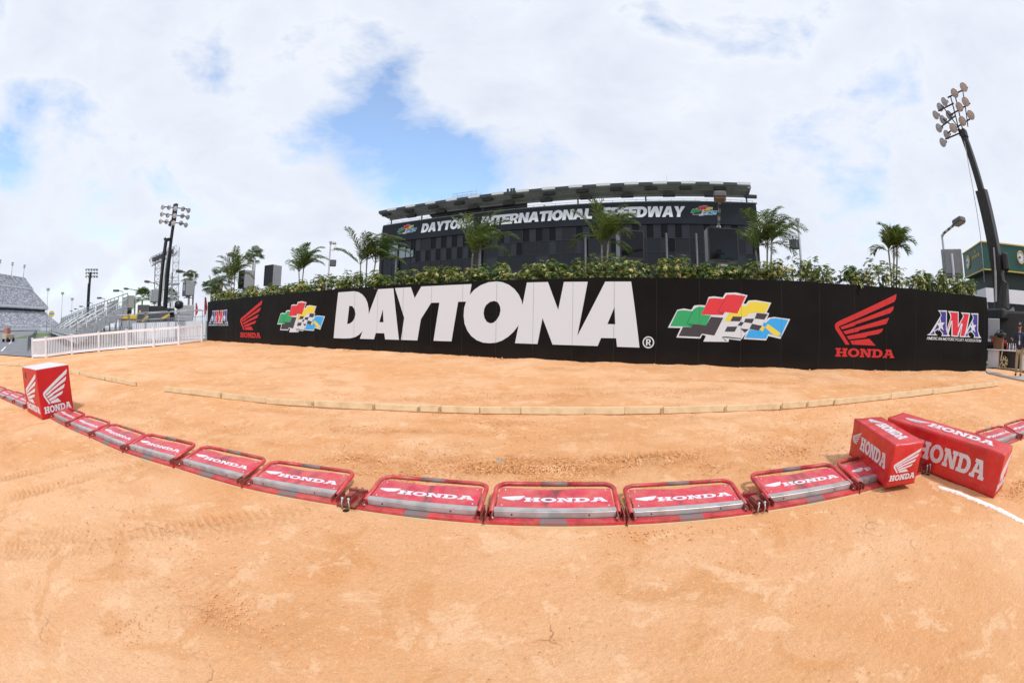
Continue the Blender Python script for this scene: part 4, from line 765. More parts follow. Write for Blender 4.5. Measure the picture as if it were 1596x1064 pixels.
gs = MB(); V = [(-150, 62), (-150, 76), (-86, 35), (-84, 28)]; gs.add([(x, y, gz(x, y) + .07) for x, y in V], [(0, 3, 2, 1)]); tag(gs.build('grass', mat('grass_green', (.10, .17, .035), .9, var=.3, scale=.5)), kind='structure')

# ================================================================== LIGHT CRANES
def lamp(parent, c, d, r, kind='floodlight'):
    g = MB(); d = Vector(d).normalized(); dep = r * 1.25
    g.lathe([(r * .25, -dep), (r * .55, -dep * .72), (r * .85, -dep * .35), (r, 0), (r * 1.05, .0), (r * 1.05, .02), (r * .98, .02)], c, d, 14, 0); g.lathe([(r * .98, .005), (r * .5, .03), (0, .035)], c, d, 14, 1); g.lathe([(r * .34, -dep * 1.45), (r * .34, -dep * .95), (0, -dep * .95)], c, d, 8, 2); g.lathe([(0, -dep * 1.46), (r * .34, -dep * 1.45)], c, d, 8, 2)
    return g.build(kind, [M_refl, M_lens, M_grey], parent)
def light_crane_left(k, d, label, base_only=False, spots=None):
    f = lambda x, y, dd=0: at(x, y, d + dd)
    return f
def crane_far_left():
    d = 40; f = lambda x, y, dd=0: at(x, y, d + dd); b = f(255, 505); b.z = gz(b.x, b.y); root = empty('light_crane', b, (0, 0, 0), 'black telescopic crane carrying fifteen floodlights above the white fence', 'crane'); o = b
    g = MB()
    p0, p1 = f(257, 489) - o, f(272.5, 335) - o; q = p0.lerp(p1, .62); g.bar(p0, q, .30, .34); g.bar(q - (p1 - p0) * .02, p1, .22, .24); g.build('boom', M_dark, root)
    g = MB(); a0, a1 = f(248, 480, -.5) - o, f(259, 374, -.3) - o; g.bar(a0, a1, .24, .26); g.bar(a1, f(265, 373) - o, .22, .3); g.bar(f(258, 374) - o, f(256.5, 371) - o, .25, .25); g.build('jib', M_dark, root)
    g = MB(); g.bar(f(252, 470, -.9) - o, f(262.5, 385, -.7) - o, .09, .09); g.build('cylinder', M_lgrey, root)
    g = MB()
    for r_ in range(3):
        g.bar(f(252 - 2 * r_, 322 + 11.3 * r_) - o, f(295 - 2.4 * r_, 326 + 11.5 * r_) - o, .07, .07)
    g.bar(f(270.5, 345) - o, f(274, 318) - o, .42, .3); g.bar(f(264, 352) - o, f(268, 344) - o, .3, .3); hd = g.build('lamp_frame', M_dark, root)
    rows = [[(255, 170), (330, 172), (405, 185), (495, 190), (562, 208)], [(245, 252), (315, 265), (395, 270), (487, 272), (552, 288)], [(230, 338), (300, 340), (382, 357), (472, 357), (530, 380)]]
    dirs = [(.2, -.9, -.25), (.45, -.85, -.35), (.6, -.75, -.3), (.75, -.5, -.4), (.9, -.15, -.3)]
    for row in rows:
        for q_, ((x, y), dr) in enumerate(zip(row, dirs)): lamp(hd, f(220 + .1316 * x, 300.8 + .1316 * y, -.55 if q_ == 2 else 0) - o, dr, .22)
    # carrier
    ax = (f(300, 500) - f(225, 500)); ax.z = 0; ax.normalize(); rot = Matrix.Rotation(math.atan2(ax.y, ax.x), 3, 'Z')
    def bx(g, x0, y0, x1, y1, dep, dd=0, mi=0, bev=.05):
        a, b_ = f(x0, y1, dd) - o, f(x1, y0, dd) - o; c = (a + b_) / 2; L = Vector((b_.x - a.x, b_.y - a.y, 0)).length; g.box(c, (L, dep, abs(b_.z - a.z)), rot, mi, bev)
    g = MB(); bx(g, 215, 476, 234, 507, 2.4, 0); bx(g, 232, 487, 262, 507, 2.2, -.2); bx(g, 262, 490, 297, 505, 2.3, .4); g.build('carrier_body', M_grey, root)
    g = MB(); bx(g, 233, 477.5, 257, 490, 2.0, -.1); bx(g, 251, 481, 272, 489, 1.6, -.3); g.build('turntable', M_dark, root)
    g = MB(); bx(g, 272, 491, 300, 500, .4, -1.2, 0, .02); bx(g, 275, 476, 302, 494, 1.6, 1.5); g.build('deck_panel', M_lgrey, root)
    for s_ in (((221, 500.5), (231, 492.5)), ((252, 496.5), (264.5, 490))):
        g = MB(); g.bar(f(*s_[0], -1.5) - o, f(*s_[1], -1.5) - o, .06, .2); g.build('yellow_stripe', M_yel, root)
    g = MB(); bx(g, 216.5, 483.5, 219.5, 487, .05, -1.3, 0, 0); g.build('yellow_plate', M_yel, root)
    for x in (226, 240, 268, 282, 294):
        g = MB(); c = f(x, 509, -.9) - o; c.z = .55; nrm = rot @ Vector((0, -1, 0)); g.lathe([(0, .14), (.22, .12), (.3, .15), (.52, .15), (.55, .1), (.55, -.15), (.3, -.15), (0, -.15)], c, nrm, 18); g.build('wheel', M_dark, root)
    for s_ in (-1, 1):
        g = MB(); c = f(245, 505) - o; c.z = 0; p = c + rot @ Vector((s_ * 3.6, 1.3 * s_, 0)); g.bar(c + Zv * .7, p + Zv * .6, .2, .22); g.tube([p + Zv * .6, p], .08, 8); g.box(p + Zv * .03, (.5, .5, .06)); g.build('outrigger', M_lgrey, root)
crane_far_left()
def crane_tiny():
    d = 88; f = lambda x, y, dd=0: at(x, y, d + dd); b = f(139, 505); b.z = gz(b.x, b.y); root = empty('light_crane', b, (0, 0, 0), 'small distant black crane with floodlights above the bleachers', 'crane'); o = b
    g = MB(); g.bar(f(137, 503) - o, f(141, 424) - o, .42, .42); g.build('boom', M_dark, root)
    g = MB(); g.bar(f(135.5, 500, -1) - o, f(138, 442, -1) - o, .28, .28); g.build('jib', M_dark, root)
    g = MB(); g.box((0, 0, 1.2), (7, 2.6, 1.6), None, 0, .1); g.build('carrier_body', M_grey, root)
    g = MB()
    for r_ in range(3): g.bar(f(134, 419.5 + 5.3 * r_) - o, f(152, 420 + 5.3 * r_) - o, .12, .12)
    hd = g.build('lamp_frame', M_dark, root)
    for r_ in range(3):
        for i in range(5): lamp(hd, f(134.5 + 4.2 * i, 420.5 + 5.3 * r_) - o, (.5 + .1 * i, -.8, -.3), .24)
crane_tiny()
def crane_right():
    d = 21; f = lambda x, y, dd=0: at(x, y, d + dd); b = f(1562, 520); b.z = gz(b.x, b.y); root = empty('light_crane', b, (0, 0, 0), 'tall black crane with a cluster of floodlights leaning over the right end of the wall', 'crane'); o = b
    g = MB(); p0, p1 = f(1561, 478) - o, f(1499, 203, -1) - o; q = p0.lerp(p1, .64); g.bar(p0, q, .52, .60); g.bar(q - (p1 - p0) * .01, p1, .29, .34)
    for t in (.7, .8, .9): c = p0.lerp(p1, t); g.bar(c + Vector((.25, 0, 0)), c + Vector((.34, 0, .02)), .08, .08)
    g.build('boom', mat('crane_charcoal', (.022, .024, .026), .45, var=.3), root)
    g = MB(); g.bar(f(1551.5, 422, -.6) - o, f(1549, 386, -.6) - o, .07, .07); g.bar(f(1552, 470, -.6) - o, f(1551.5, 421, -.6) - o, .10, .10); g.build('cylinder', M_lgrey, root)
    g = MB(); g.tube([f(1503, 220, -1.2) - o, f(1510, 260, -1.2) - o, f(1519, 310, -1) - o, f(1531, 395, -1) - o, f(1534, 440, -1) - o], .018, 6); g.build('hose', M_lgrey, root)
    g = MB(); g.box(f(1567, 408, -.3) - o, (.35, .4, .8), None, 0, .1); g.box(f(1561, 462) - o, (.8, .8, 1.3), None, 0, .15); g.bar(f(1553, 500, -.2) - o, f(1566, 440, -.2) - o, .5, .35); g.box(f(1556, 491) - o, (1.7, 1.3, .45), None, 0, .08); g.build('turntable', M_dark, root)
    g = MB(); g.bar(f(1575, 482) - o, f(1590, 522) - o, .22, .4); g.build('brace', mat('brace_green_grey', (.26, .30, .27), .5), root)
    g = MB(); g.box(f(1570, 518) - o + Vector((.6, .8, .1)), (6.5, 2.2, 1.5), Matrix.Rotation(R(-68), 3, 'Z'), 0, .1); g.build('carrier_body', M_dark, root)
    g = MB(); a = f(1549, 514, -1.7) - o; rz = Matrix.Rotation(R(-68), 3, 'Z'); g.box(a, (.62, .08, .85), rz, 0, .02); g.build('side_panel', mat('silver_panel', (.34, .36, .39), .4), root)
    g = MB(); a0, a1 = f(1541, 530, -1.9) - o, f(1572, 532.5, -1.9) - o; g.bar(a0, a1, .06, .17, 1)
    for k in range(6): c = a0.lerp(a1, (k + .5) / 7); g.bar(c + (a0 - a1).normalized() * .12 - Vector((.04, .02, 0)), c - (a0 - a1).normalized() * .12 - Vector((.04, .02, 0)), .05, .11, k % 2 * 2)
    g.build('reflector_strip', [M_white, M_dark, M_flagred], root)
    z3 = lambda x, y, dd=0: f(1340 + .2443 * x, 100 + .2443 * y, dd - 1) - o
    g = MB()
    for a, b_ in (((560, 215), (690, 150)), ((570, 330), (705, 250)), ((560, 440), (720, 340)), ((600, 170), (660, 440)), ((520, 260), (640, 420)), ((530, 350), (650, 440)), ((545, 480), (640, 440)), ((580, 210), (640, 460)), ((655, 160), (690, 400)), ((500, 300), (600, 250)), ((520, 400), (610, 330))): g.bar(z3(*a), z3(*b_), .055, .055)
    g.box(z3(665, 445), (.34, .34, .34)); hd = g.build('lamp_frame', M_dark, root)
    tw = -Vector((z3(600, 300) + o).to_tuple()).normalized()
    for x, y in ((663, 147), (605, 185), (675, 240), (636, 273), (708, 325), (655, 363)): lamp(hd, z3(x, y, -.3), tw + Vector((-.15, .1, -.25)), .215)
    for x, y in ((540, 240), (512, 275), (485, 325), (570, 325), (530, 355), (505, 408), (555, 450), (530, 500)): lamp(hd, z3(x, y, .2), (-.9, .2, -.35), .205)
    lamp(hd, z3(597, 408, -.3), tw + Vector((-.7, 0, -.5)), .215)
crane_right()
def truss_tower():
    d = 62; f = lambda x, y, dd=0: at(x, y, d + dd); b = f(262, 505); b.z = gz(b.x, b.y); root = empty('truss_tower', b, (0, 0, 0), 'grey lattice truss gantry standing behind the crane with floodlights', 'gantry'); o = b
    def lattice(g, p, q, wd, n, r=.055):
        d_ = (q - p).normalized(); s = d_.cross(Vector((.7, -.7, .1))).normalized() * wd / 2; t = d_.cross(s).normalized() * wd / 2; C = [s + t, s - t, -s - t, -s + t]
        for c in C: g.bar(p + c, q + c, r * 1.4, r * 1.4)
        for i in range(n):
            a, b_ = p.lerp(q, i / n), p.lerp(q, (i + 1) / n)
            for j in range(4):
                g.bar(a + C[j], a + C[(j + 1) % 4], r, r); g.bar(a + C[j], b_ + C[(j + 1) % 4], r, r)
    m = mat('truss_grey', (.38, .40, .42), .5, metal=.2)
    for x0, x1 in (((245.5, 503), (247.5, 398)), ((275, 503), (275, 386)), ((262, 503), (263.5, 425))):
        g = MB(); lattice(g, f(*x0) - o, f(*x1) - o, .95, 10); g.build('leg', m, root)
    g = MB(); lattice(g, f(236, 408, -1) - o, f(276, 389, 1) - o, .95, 9); g.build('top_beam', m, root)
    g = MB()
    for x in (240, 245, 250, 255, 262, 267): g.box(f(x, 404.5 - (x - 240) * .45, -2.6) - o, (.5, .4, .55))
    g.build('lamps', M_grey, root)
    for y in (443, 463):
        g = MB(); g.bar(f(261, y) - o, f(280, y - 1) - o, 1.2, .12); g.bar(f(261, y - 5) - o, f(280, y - 6) - o, .06, .06); g.bar(f(261, y + 2) - o, f(250, y + 14) - o, .08, .08); g.build('platform', m, root)
truss_tower()

# ================================================================== STREET LAMPS, SCREENS, SMALL MASTS
def street_lamp(label, px, pytop, d, hx, hy, dh, face=None, sz=1.0, thick=.075):
    t = at(px, pytop, d); b = Vector((t.x, t.y, gz(t.x, t.y))); root = empty('street_lamp', b, (0, 0, 0), label, 'street lamp', 'grey street lamps behind the wall'); T_ = t - b; Hd = at(hx, hy, d + dh) - b
    g = MB(); g.tube([(0, 0, 0), (0, 0, .3)], .14, 10); g.tube([(0, 0, .3), T_], [thick * 1.15, thick], 10); g.build('pole', M_pole, root)
    g = MB(); P = [T_ + (Hd - T_) * k / 7 for k in range(8)]
    for i in range(7): g.bar(P[i] - Zv * (.08 if i == 0 else 0), P[i + 1], .10, .11, i % 2)
    g.build('arm', [mat('arm_cream', (.50, .46, .38), .5), M_grey], root)
    ax = (Hd - T_); ax.z *= .5; ax.normalize(); side = ax.cross(Zv).normalized(); up = side.cross(ax).normalized(); rot = Matrix((ax, -side, up)).transposed()
    g = MB(); g.box(Hd + ax * .2 * sz, (.75 * sz, .48 * sz, .24 * sz), rot, 0, .05 * sz); hd = g.build('lamp_head', mat('lamp_head_grey', (.11, .115, .12), .5), root)
    g = MB(); g.box(Hd + ax * .2 * sz - up * .125 * sz, (.62 * sz, .40 * sz, .05 * sz), rot, 0, .02); g.build('lens', mat('lamp_glass_tan', (.36, .27, .19), .3), hd)
street_lamp('distant street lamp with striped arm, nearest the bleachers', 212, 452, 66, 198, 450, -1)
street_lamp('street lamp with striped arm standing left of the crane boom', 248, 443, 57, 231, 439, -1)
street_lamp('street lamp with striped arm right of the truss gantry', 303, 426, 45, 282, 423, -1)
street_lamp('street lamp among the palms at the left end of the hedge', 397, 404, 35, 366, 397.5, -1, None, 1.05)
street_lamp('street lamp with square head in front of the dark glass building', 1120, 352, 20, 1122, 309, -4.2, None, 1.0, .10)
street_lamp('street lamp with square head left of the black crane at the right', 1468, 366, 25, 1491, 347, -1.2, None, 1.15)
def screen_box(label, x0, y0, x1, y1, d, yaw, wd, dp, face=0):
    a, b = at((x0 + x1) / 2, y1, d), at((x0 + x1) / 2, y0, d); hgt = b.z - a.z; base = Vector((a.x, a.y, gz(a.x, a.y))); root = empty('screen_cabinet', base, (0, 0, yaw), label, 'screen cabinet', 'grey weatherproof screen cabinets on posts'); zc = a.z - base.z + hgt / 2
    g = MB(); g.box((0, .0, zc), (wd, dp, hgt), None, 0, .03); g.box((0, dp / 2 + .05, zc), (wd * .7, .1, hgt * .8)); g.build('housing', mat('cabinet_grey', (.27, .28, .29), .5, var=.1), root)
    g = MB(); g.box((0, -dp / 2 - .011, zc), (wd - .08, .02, hgt - .08)); g.build('screen', mat('screen_glass', (.006, .006, .008), .06, spec=.25), root)
    g = MB(); g.poly([[(-wd / 2, -hgt / 2), (wd / 2, -hgt / 2), (wd / 2, hgt / 2), (-wd / 2, hgt / 2)], [(-wd / 2 + .06, -hgt / 2 + .06), (wd / 2 - .06, -hgt / 2 + .06), (wd / 2 - .06, hgt / 2 - .06), (-wd / 2 + .06, hgt / 2 - .06)]], (Vector((0, -dp / 2, zc)), Vector((1, 0, 0)), Vector((0, 0, 1)), Vector((0, -1, 0))), 0, .04); g.build('bezel', M_dark, root)
    g = MB(); g.tube([(0, dp / 2 + .12, 0), (0, dp / 2 + .12, zc + hgt * .3)], .09, 10); g.bar((0, dp / 2 + .12, zc - hgt / 2 - .18), (0, -dp / 2, zc - hgt / 2 - .18), .3, .06); g.box((0, 0, zc - hgt / 2 - .09), (.5, .4, .16)); g.build('post', M_pole, root)
YL = R(-34)
screen_box('grey screen cabinet below the lamp nearest the bleachers', 199, 461, 209, 480, 65, YL, 1.9, 1.0)
screen_box('grey screen cabinet left of the crane boom', 234, 452, 247, 471, 56, YL, 1.9, 1.0)
screen_box('grey screen cabinet hanging on the lamp post right of the gantry', 285, 439, 301, 461, 44, YL, 1.7, .95)
screen_box('grey screen cabinet half hidden by the palm left of the hedge', 371, 422, 395, 450, 34, R(-28), 1.1, .9)
screen_box('tall grey screen cabinet standing alone above the left hedge', 411, 414, 438, 446, 30, R(-16), .95, .85)
screen_box('black glass screen cabinet right of the middle palm', 963, 361, 1001, 405, 21, R(2), 1.25, .7)
screen_box('black glass screen cabinet with grey side below the square lamp', 1101, 358, 1150, 409, 18.6, R(-14), 1.4, .7)
screen_box('plain grey screen cabinet back left of the green clock sign', 1468, 390, 1504, 432, 24.3, R(120), 1.35, .75)
def flood_mast(label, px, pytop, d, hs, box):
    t = at(px, pytop, d); b = Vector((t.x, t.y, gz(t.x, t.y))); root = empty('flood_mast', b, (0, 0, 0), label, 'floodlight mast', 'slim floodlight masts'); T_ = t - b
    g = MB(); g.tube([(0, 0, 0), T_], [.1, .07], 8); g.box(T_, (.22, .22, .2)); g.build('pole', M_pole, root)
    for hx, hy in hs:
        c = at(hx, hy, d) - b; m_ = Vector((0, 0, c.z - .25)); g = MB(); g.tube([m_, m_.lerp(c, .5) + Zv * .02, c], .025, 6); g.lathe([(.1, .2), (.2, .05), (.22, 0), (0, .02)], c, (-.5, -.6, -.6), 12); g.build('floodlight', mat('flood_white', (.6, .6, .6), .4), root)
    c = at(*box, d) - b; g = MB(); g.box(c, (.55, .5, .55), Matrix.Rotation(.5, 3, 'Z'), 0, .03); g.bar(c, (0, 0, c.z), .06, .06); g.build('loudspeaker', M_grey, root)
flood_mast('slim mast with two floodlights and a loudspeaker above the left hedge', 515.5, 378, 38, ((522, 378), (524, 386)), (519, 410))
flood_mast('slim mast with a white floodlight beside the right hand palm', 1243, 343, 26, ((1234, 347),), (1238, 381))

# ================================================================== PLANTS
def leafmat(name, c, tr=.25, rough=.45, var=.35):
    m = mat(name, c, rough, var=var, scale=3, spec=.4); b = m.node_tree.nodes['Principled BSDF']
    b.inputs['Transmission Weight'].default_value = 0; b.inputs['Subsurface Weight'].default_value = 0
    t = m.node_tree; tl = t.nodes.new('ShaderNodeBsdfTranslucent'); tl.inputs['Color'].default_value = (c[0] * 1.5, c[1] * 1.6, c[2] * .9, 1); mx_ = t.nodes.new('ShaderNodeMixShader'); mx_.inputs[0].default_value = tr
    o_ = [n for n in t.nodes if n.type == 'OUTPUT_MATERIAL'][0]; t.links.new(b.outputs[0], mx_.inputs[1]); t.links.new(tl.outputs[0], mx_.inputs[2]); t.links.new(mx_.outputs[0], o_.inputs[0]); return m
L_pal = leafmat('palm_leaf', (.065, .11, .028)); L_pal2 = leafmat('palm_leaf_yellow', (.17, .20, .05)); L_dk = leafmat('shrub_leaf_dark', (.05, .095, .02)); L_md = leafmat('shrub_leaf', (.13, .19, .035)); L_cr = leafmat('shrub_leaf_cream', (.60, .55, .23)); L_fan = leafmat('fan_palm_leaf', (.08, .115, .045))
def leaf(g, p, d, up, L, w_, mi, droop=.2):
    d = d.normalized(); s = d.cross(up)
    if s.length < 1e-3: s = Vector((1, 0, 0))
    s = s.normalized() * w_ / 2; q = p + d * L * .5; e_ = p + d * L - Zv * L * droop
    g.add([p, q + s, e_, q - s], [(0, 1, 2, 3)], mi)
def make_shrub(seed, n, wd, ht, cream):
    rnd = random.Random(seed); root = empty('leafy_shrub'); g = MB(); st = MB(); k = 0
    lobes = [(rnd.uniform(-wd * .42, wd * .42), rnd.uniform(-.22, .22), ht * rnd.uniform(.36, .80), rnd.uniform(.19, .31)) for _ in range(11)]
    for lx, ly, lz, lr in lobes:
        a = Vector((lx * .25, ly * .3, 0)); b = Vector((lx, ly, lz)); st.tube([a, a.lerp(b, .55) + Vector((rnd.uniform(-.05, .05), rnd.uniform(-.05, .05), .05)), b], [.02, .014, .007], 5)
    per = n // len(lobes)
    for lx, ly, lz, lr in lobes:
        crm = rnd.random() < cream
        for _ in range(per):
            v = Vector((rnd.gauss(0, 1), rnd.gauss(0, 1), rnd.gauss(.25, .9))).normalized(); rr = lr * rnd.uniform(.45, 1.08); c = Vector((lx, ly, lz)) + Vector((v.x * rr, v.y * rr, v.z * rr * 1.1))
            ax = (v * .8 + Vector((rnd.uniform(-.3, .3), rnd.uniform(-.3, .3), .6))).normalized(); s = ax.orthogonal().normalized(); nl = rnd.randint(6, 8); ph = rnd.random() * 6
            mi = rnd.choices((0, 1, 2), (.34, .40, .26) if crm else (.60, .36, .04))[0]
            for j in range(nl):
                a = ph + 2 * math.pi * j / nl; dr = (Matrix.Rotation(a, 3, ax) @ s) + ax * rnd.uniform(-.1, .35); leaf(g, c, dr, ax, rnd.uniform(.065, .105), .038, mi if rnd.random() < .75 else rnd.choice((1, 2) if crm else (0, 1)), .25)
    st.build('stems', M_bark, root); g.build('foliage', [L_dk, L_md, L_cr], root); return root
shrubs = [make_shrub(11, 230, .95, 1.34, .7), make_shrub(12, 250, 1.0, 1.28, .25), make_shrub(13, 210, .9, 1.42, .9), make_shrub(14, 225, .95, 1.36, .5), make_shrub(15, 130, .85, 1.48, .6), make_shrub(16, 105, .8, 1.55, .4)]
WALLMARK = [(-25.8, -22.4, 'the small left association logo'), (-22.4, -18.5, 'the left red wing'), (-18.5, -13.3, 'the left flag logo'), (-13.3, -11.0, 'the letter D'), (-11.0, -9.7, 'the first letter A'), (-9.7, -8.15, 'the letter Y'), (-8.15, -6.7, 'the letter T'), (-6.7, -4.9, 'the letter O'), (-4.9, -2.9, 'the letter N'), (-2.9, -1.2, 'the last letter A'), (-1.2, 3.2, 'the right flag logo'), (3.2, 4.6, 'the bare stretch right of the flags'), (4.6, 7.0, 'the right red wing'), (7.0, 8.2, 'the gap right of the right wing'), (8.2, 11.6, 'the right association logo')]
ORD = ['first', 'second', 'third', 'fourth', 'fifth', 'sixth', 'seventh', 'eighth']
def hedge():
    rnd = random.Random(5); s = -25.3; spots = []
    while s < 11.35:
        spots.append(s + rnd.uniform(-.1, .1)); s += .62 if s > -14 else .72
    cnt = {}; used = set()
    for s in spots:
        mk = next(m for m in WALLMARK if m[0] <= max(-25.7, min(s, 11.5)) < m[1])[2]; cnt[mk] = cnt.get(mk, 0) + 1
    seen = {}
    for s in spots:
        if 6.72 < s < 7.28: vi = 5
        elif s > 3.4: vi = rnd.choice((4, 4, 5, 3, 1) if s < 8 else (0, 4, 3, 2))
        else: vi = rnd.choice((0, 1, 2, 3, 0, 2))
        mk = next(m for m in WALLMARK if m[0] <= max(-25.7, min(s, 11.5)) < m[1])[2]; seen[mk] = seen.get(mk, 0) + 1
        o = shrubs[vi] if vi not in used else copy_tree(shrubs[vi]); used.add(vi)
        p = W(s, 12.58 + rnd.uniform(-.1, .3), 2.70); o.location = p; o.rotation_euler = (0, 0, rnd.uniform(0, 6.3)); k = rnd.uniform(.88, 1.1); o.scale = (k * 1.05, k * 1.05, k * (.94 if s < 3 else 1.0))
        look = 'cream and green shrub' if vi in (0, 2) else 'dark green shrub' if vi == 1 else 'thin leafy shrub' if vi in (4, 5) else 'mixed green shrub'
        n_ = cnt[mk]; pos = 'above' if n_ == 1 else f'{ORD[seen[mk] - 1]} of {n_} above'
        tag(o, f'{look}, {pos} {mk}', 'shrub', 'leafy shrubs in the hedge on top of the wall')
    for vi, o in enumerate(shrubs):
        if vi not in used:
            for c in kids(o): bpy.data.objects.remove(c)
            bpy.data.objects.remove(o)
hedge()
def frond(g, base, az, el, L, rnd, wind=Vector((.25, 0, 0)), dens=34, mi=0):
    P = []; d = Vector((math.cos(az) * math.cos(el), math.sin(az) * math.cos(el), math.sin(el))); p = Vector(base); n = dens
    for i in range(n + 1):
        P.append(p.copy()); t = i / n; d = (d + Vector((0, 0, -.040 * (.2 + 1.7 * t))) + wind * .03).normalized(); p = p + d * (L / n)
    g.tube(P[::2] + ([P[-1]] if n % 2 else []), [.013 * (1 - .8 * k / (len(P[::2]))) for k in range(len(P[::2]) + (1 if n % 2 else 0))], 4, 2, False)
    for i in range(4, n + 1):
        t = i / n; d = (P[i] - P[i - 1]).normalized(); s = d.cross(Zv)
        if s.length < .05: s = Vector((1, 0, 0))
        s.normalize(); up = s.cross(d).normalized(); ll = .44 * (.35 + .75 * math.sin(math.pi * min(1, .10 + t * .82)))
        for sg in (-1, 1):
            dr = (s * sg * rnd.uniform(.6, .9) + d * rnd.uniform(.8, 1.2) + up * rnd.uniform(.05, .45) + wind * .25).normalized(); w_ = .046
            m_ = P[i] + dr * ll * .55; e_ = m_ + (dr + Vector((0, 0, -.45 - .3 * rnd.random()))).normalized() * ll * .5; ws = d * w_ / 2
            g.add([P[i] - ws * .4, P[i] + ws * .4, m_ + ws, m_ - ws, e_], [(0, 1, 2, 3), (3, 2, 4)], mi if rnd.random() < .82 else 1)
def areca(label, stems, seed, nf=8, Lf=.95, wind=.6, group='feathery palms behind the wall'):
    rnd = random.Random(seed); b = stems[0][0]; root = empty('palm_tree', b, (0, 0, 0), label, 'palm tree', group)
    for (p, q, sc) in stems:
        p = p - b; q = q - b; g = MB(); mid = p.lerp(q, .5) + Vector((rnd.uniform(-.04, .04), rnd.uniform(-.04, .04), 0)); pts = [p, p.lerp(mid, .5), mid, mid.lerp(q, .5), q]
        g.tube(pts, [.042, .037, .034, .031, .034], 8); g.build('trunk', M_bark, root)
        g = MB(); a0 = rnd.random() * 6
        for k in range(nf):
            el = R((82, 58, 74, 45, 66, 78, 30, 62, 50, 70)[k % 10] + rnd.uniform(-6, 6)); frond(g, q, a0 + 2 * math.pi * k / nf * 1.02 + rnd.uniform(-.3, .3), el, Lf * sc * rnd.uniform(.8, 1.1), rnd, Vector((wind, .1, 0)))
        g.build('crown', [L_pal, L_pal2, L_md], root)
def stem(px, py0, qx, qy, d, sc=1.0):
    a = at(px, 430, d); q = at(qx, qy, d); return (Vector((a.x, a.y, 2.6)), q, sc)
areca('feathery palm with three thin trunks left of the dark building', [stem(565, 440, 562, 412, 19.5), stem(571, 440, 572, 404, 19.6), stem(578, 440, 585, 410, 19.4)], 1, 8, 1.75, 1.3)
areca('smaller feathery palm at the left part of the hedge', [stem(468, 440, 466, 424, 23), stem(472, 440, 473, 420, 23.2)], 2, 9, 1.6, .5)
areca('feathery palm covering the end of the first word on the building', [stem(734, 430, 737, 396, 15.3), stem(740, 430, 748, 388, 15.4)], 3, 9, 1.6, .45)
areca('feathery palm covering the start of the last word on the building', [stem(939, 430, 938, 382, 14.3), stem(944, 430, 948, 376, 14.4)], 4, 9, 1.5, .5)
areca('feathery palm at the right corner of the dark building', [stem(1187, 432, 1178, 390, 14.3), stem(1190, 432, 1196, 382, 14.4), stem(1195, 432, 1203, 378, 14.2)], 5, 8, 1.45, 1.0)
areca('feathery palm standing clear against the sky left of the right hand lamp', [stem(1390, 445, 1385, 392, 15.6), stem(1392, 445, 1393, 388, 15.7), stem(1394, 445, 1398, 388, 15.8)], 6, 7, 1.0, .9)
areca('dark feathery palm in front of the lamp at the left end of the hedge', [stem(362, 460, 361, 436, 26.5), stem(366, 460, 366, 430, 26.8)], 7, 9, 1.7, .1)
def fan_palm(label, px, py, d, r, seed):
    rnd = random.Random(seed); c = at(px, py, d); b = Vector((c.x, c.y, gz(c.x, c.y))); root = empty('fan_palm', b, (0, 0, 0), label, 'palm tree', 'fan palms in the distance'); c = c - b; g = MB(); g.tube([(0, 0, 0), (.05, 0, c.z * .5), c - Zv * r * .2], [.22, .17, .15], 10); g.build('trunk', M_bark, root); g = MB()
    for k in range(30):
        v = Vector((rnd.gauss(0, 1), rnd.gauss(0, 1), rnd.gauss(.25, .75))).normalized(); e_ = c + v * r * .55; g.tube([c, e_], .02, 4, 0, False); s = v.cross(Zv); s = s.normalized() if s.length > .1 else Vector((1, 0, 0)); up = s.cross(v).normalized()
        for j in range(-7, 8):
            a = j * R(13); dr = v * math.cos(a) + s * math.sin(a); m_ = e_ + dr * r * .36; t_ = m_ + (dr * .8 + Vector((0, 0, -.7))).normalized() * r * .24; ws = (s * math.cos(a) - v * math.sin(a)) * r * .035
            g.add([e_, m_ + ws, t_, m_ - ws], [(0, 1, 2, 3)], 1 if rnd.random() < .15 else 0)
    g.build('crown', [L_fan, L_pal2], root)
fan_palm('tall fan palm right of the lamp at the left end of the hedge', 397, 399, 41, 1.05, 1); fan_palm('bushy fan palm at the left end of the hedge beside the gantry', 345, 437, 36, 1.25, 2); fan_palm('fan palm behind the lamp right of the gantry', 296, 434, 62, 1.5, 3); fan_palm('fan palm beyond the crane carrier left of the boom', 222, 463, 80, 2.0, 4); fan_palm('second bushy fan palm low behind the left end of the hedge', 331, 446, 40, 1.1, 5); fan_palm('low fan palm between the crane and the truss gantry', 266, 462, 80, 1.6, 6)

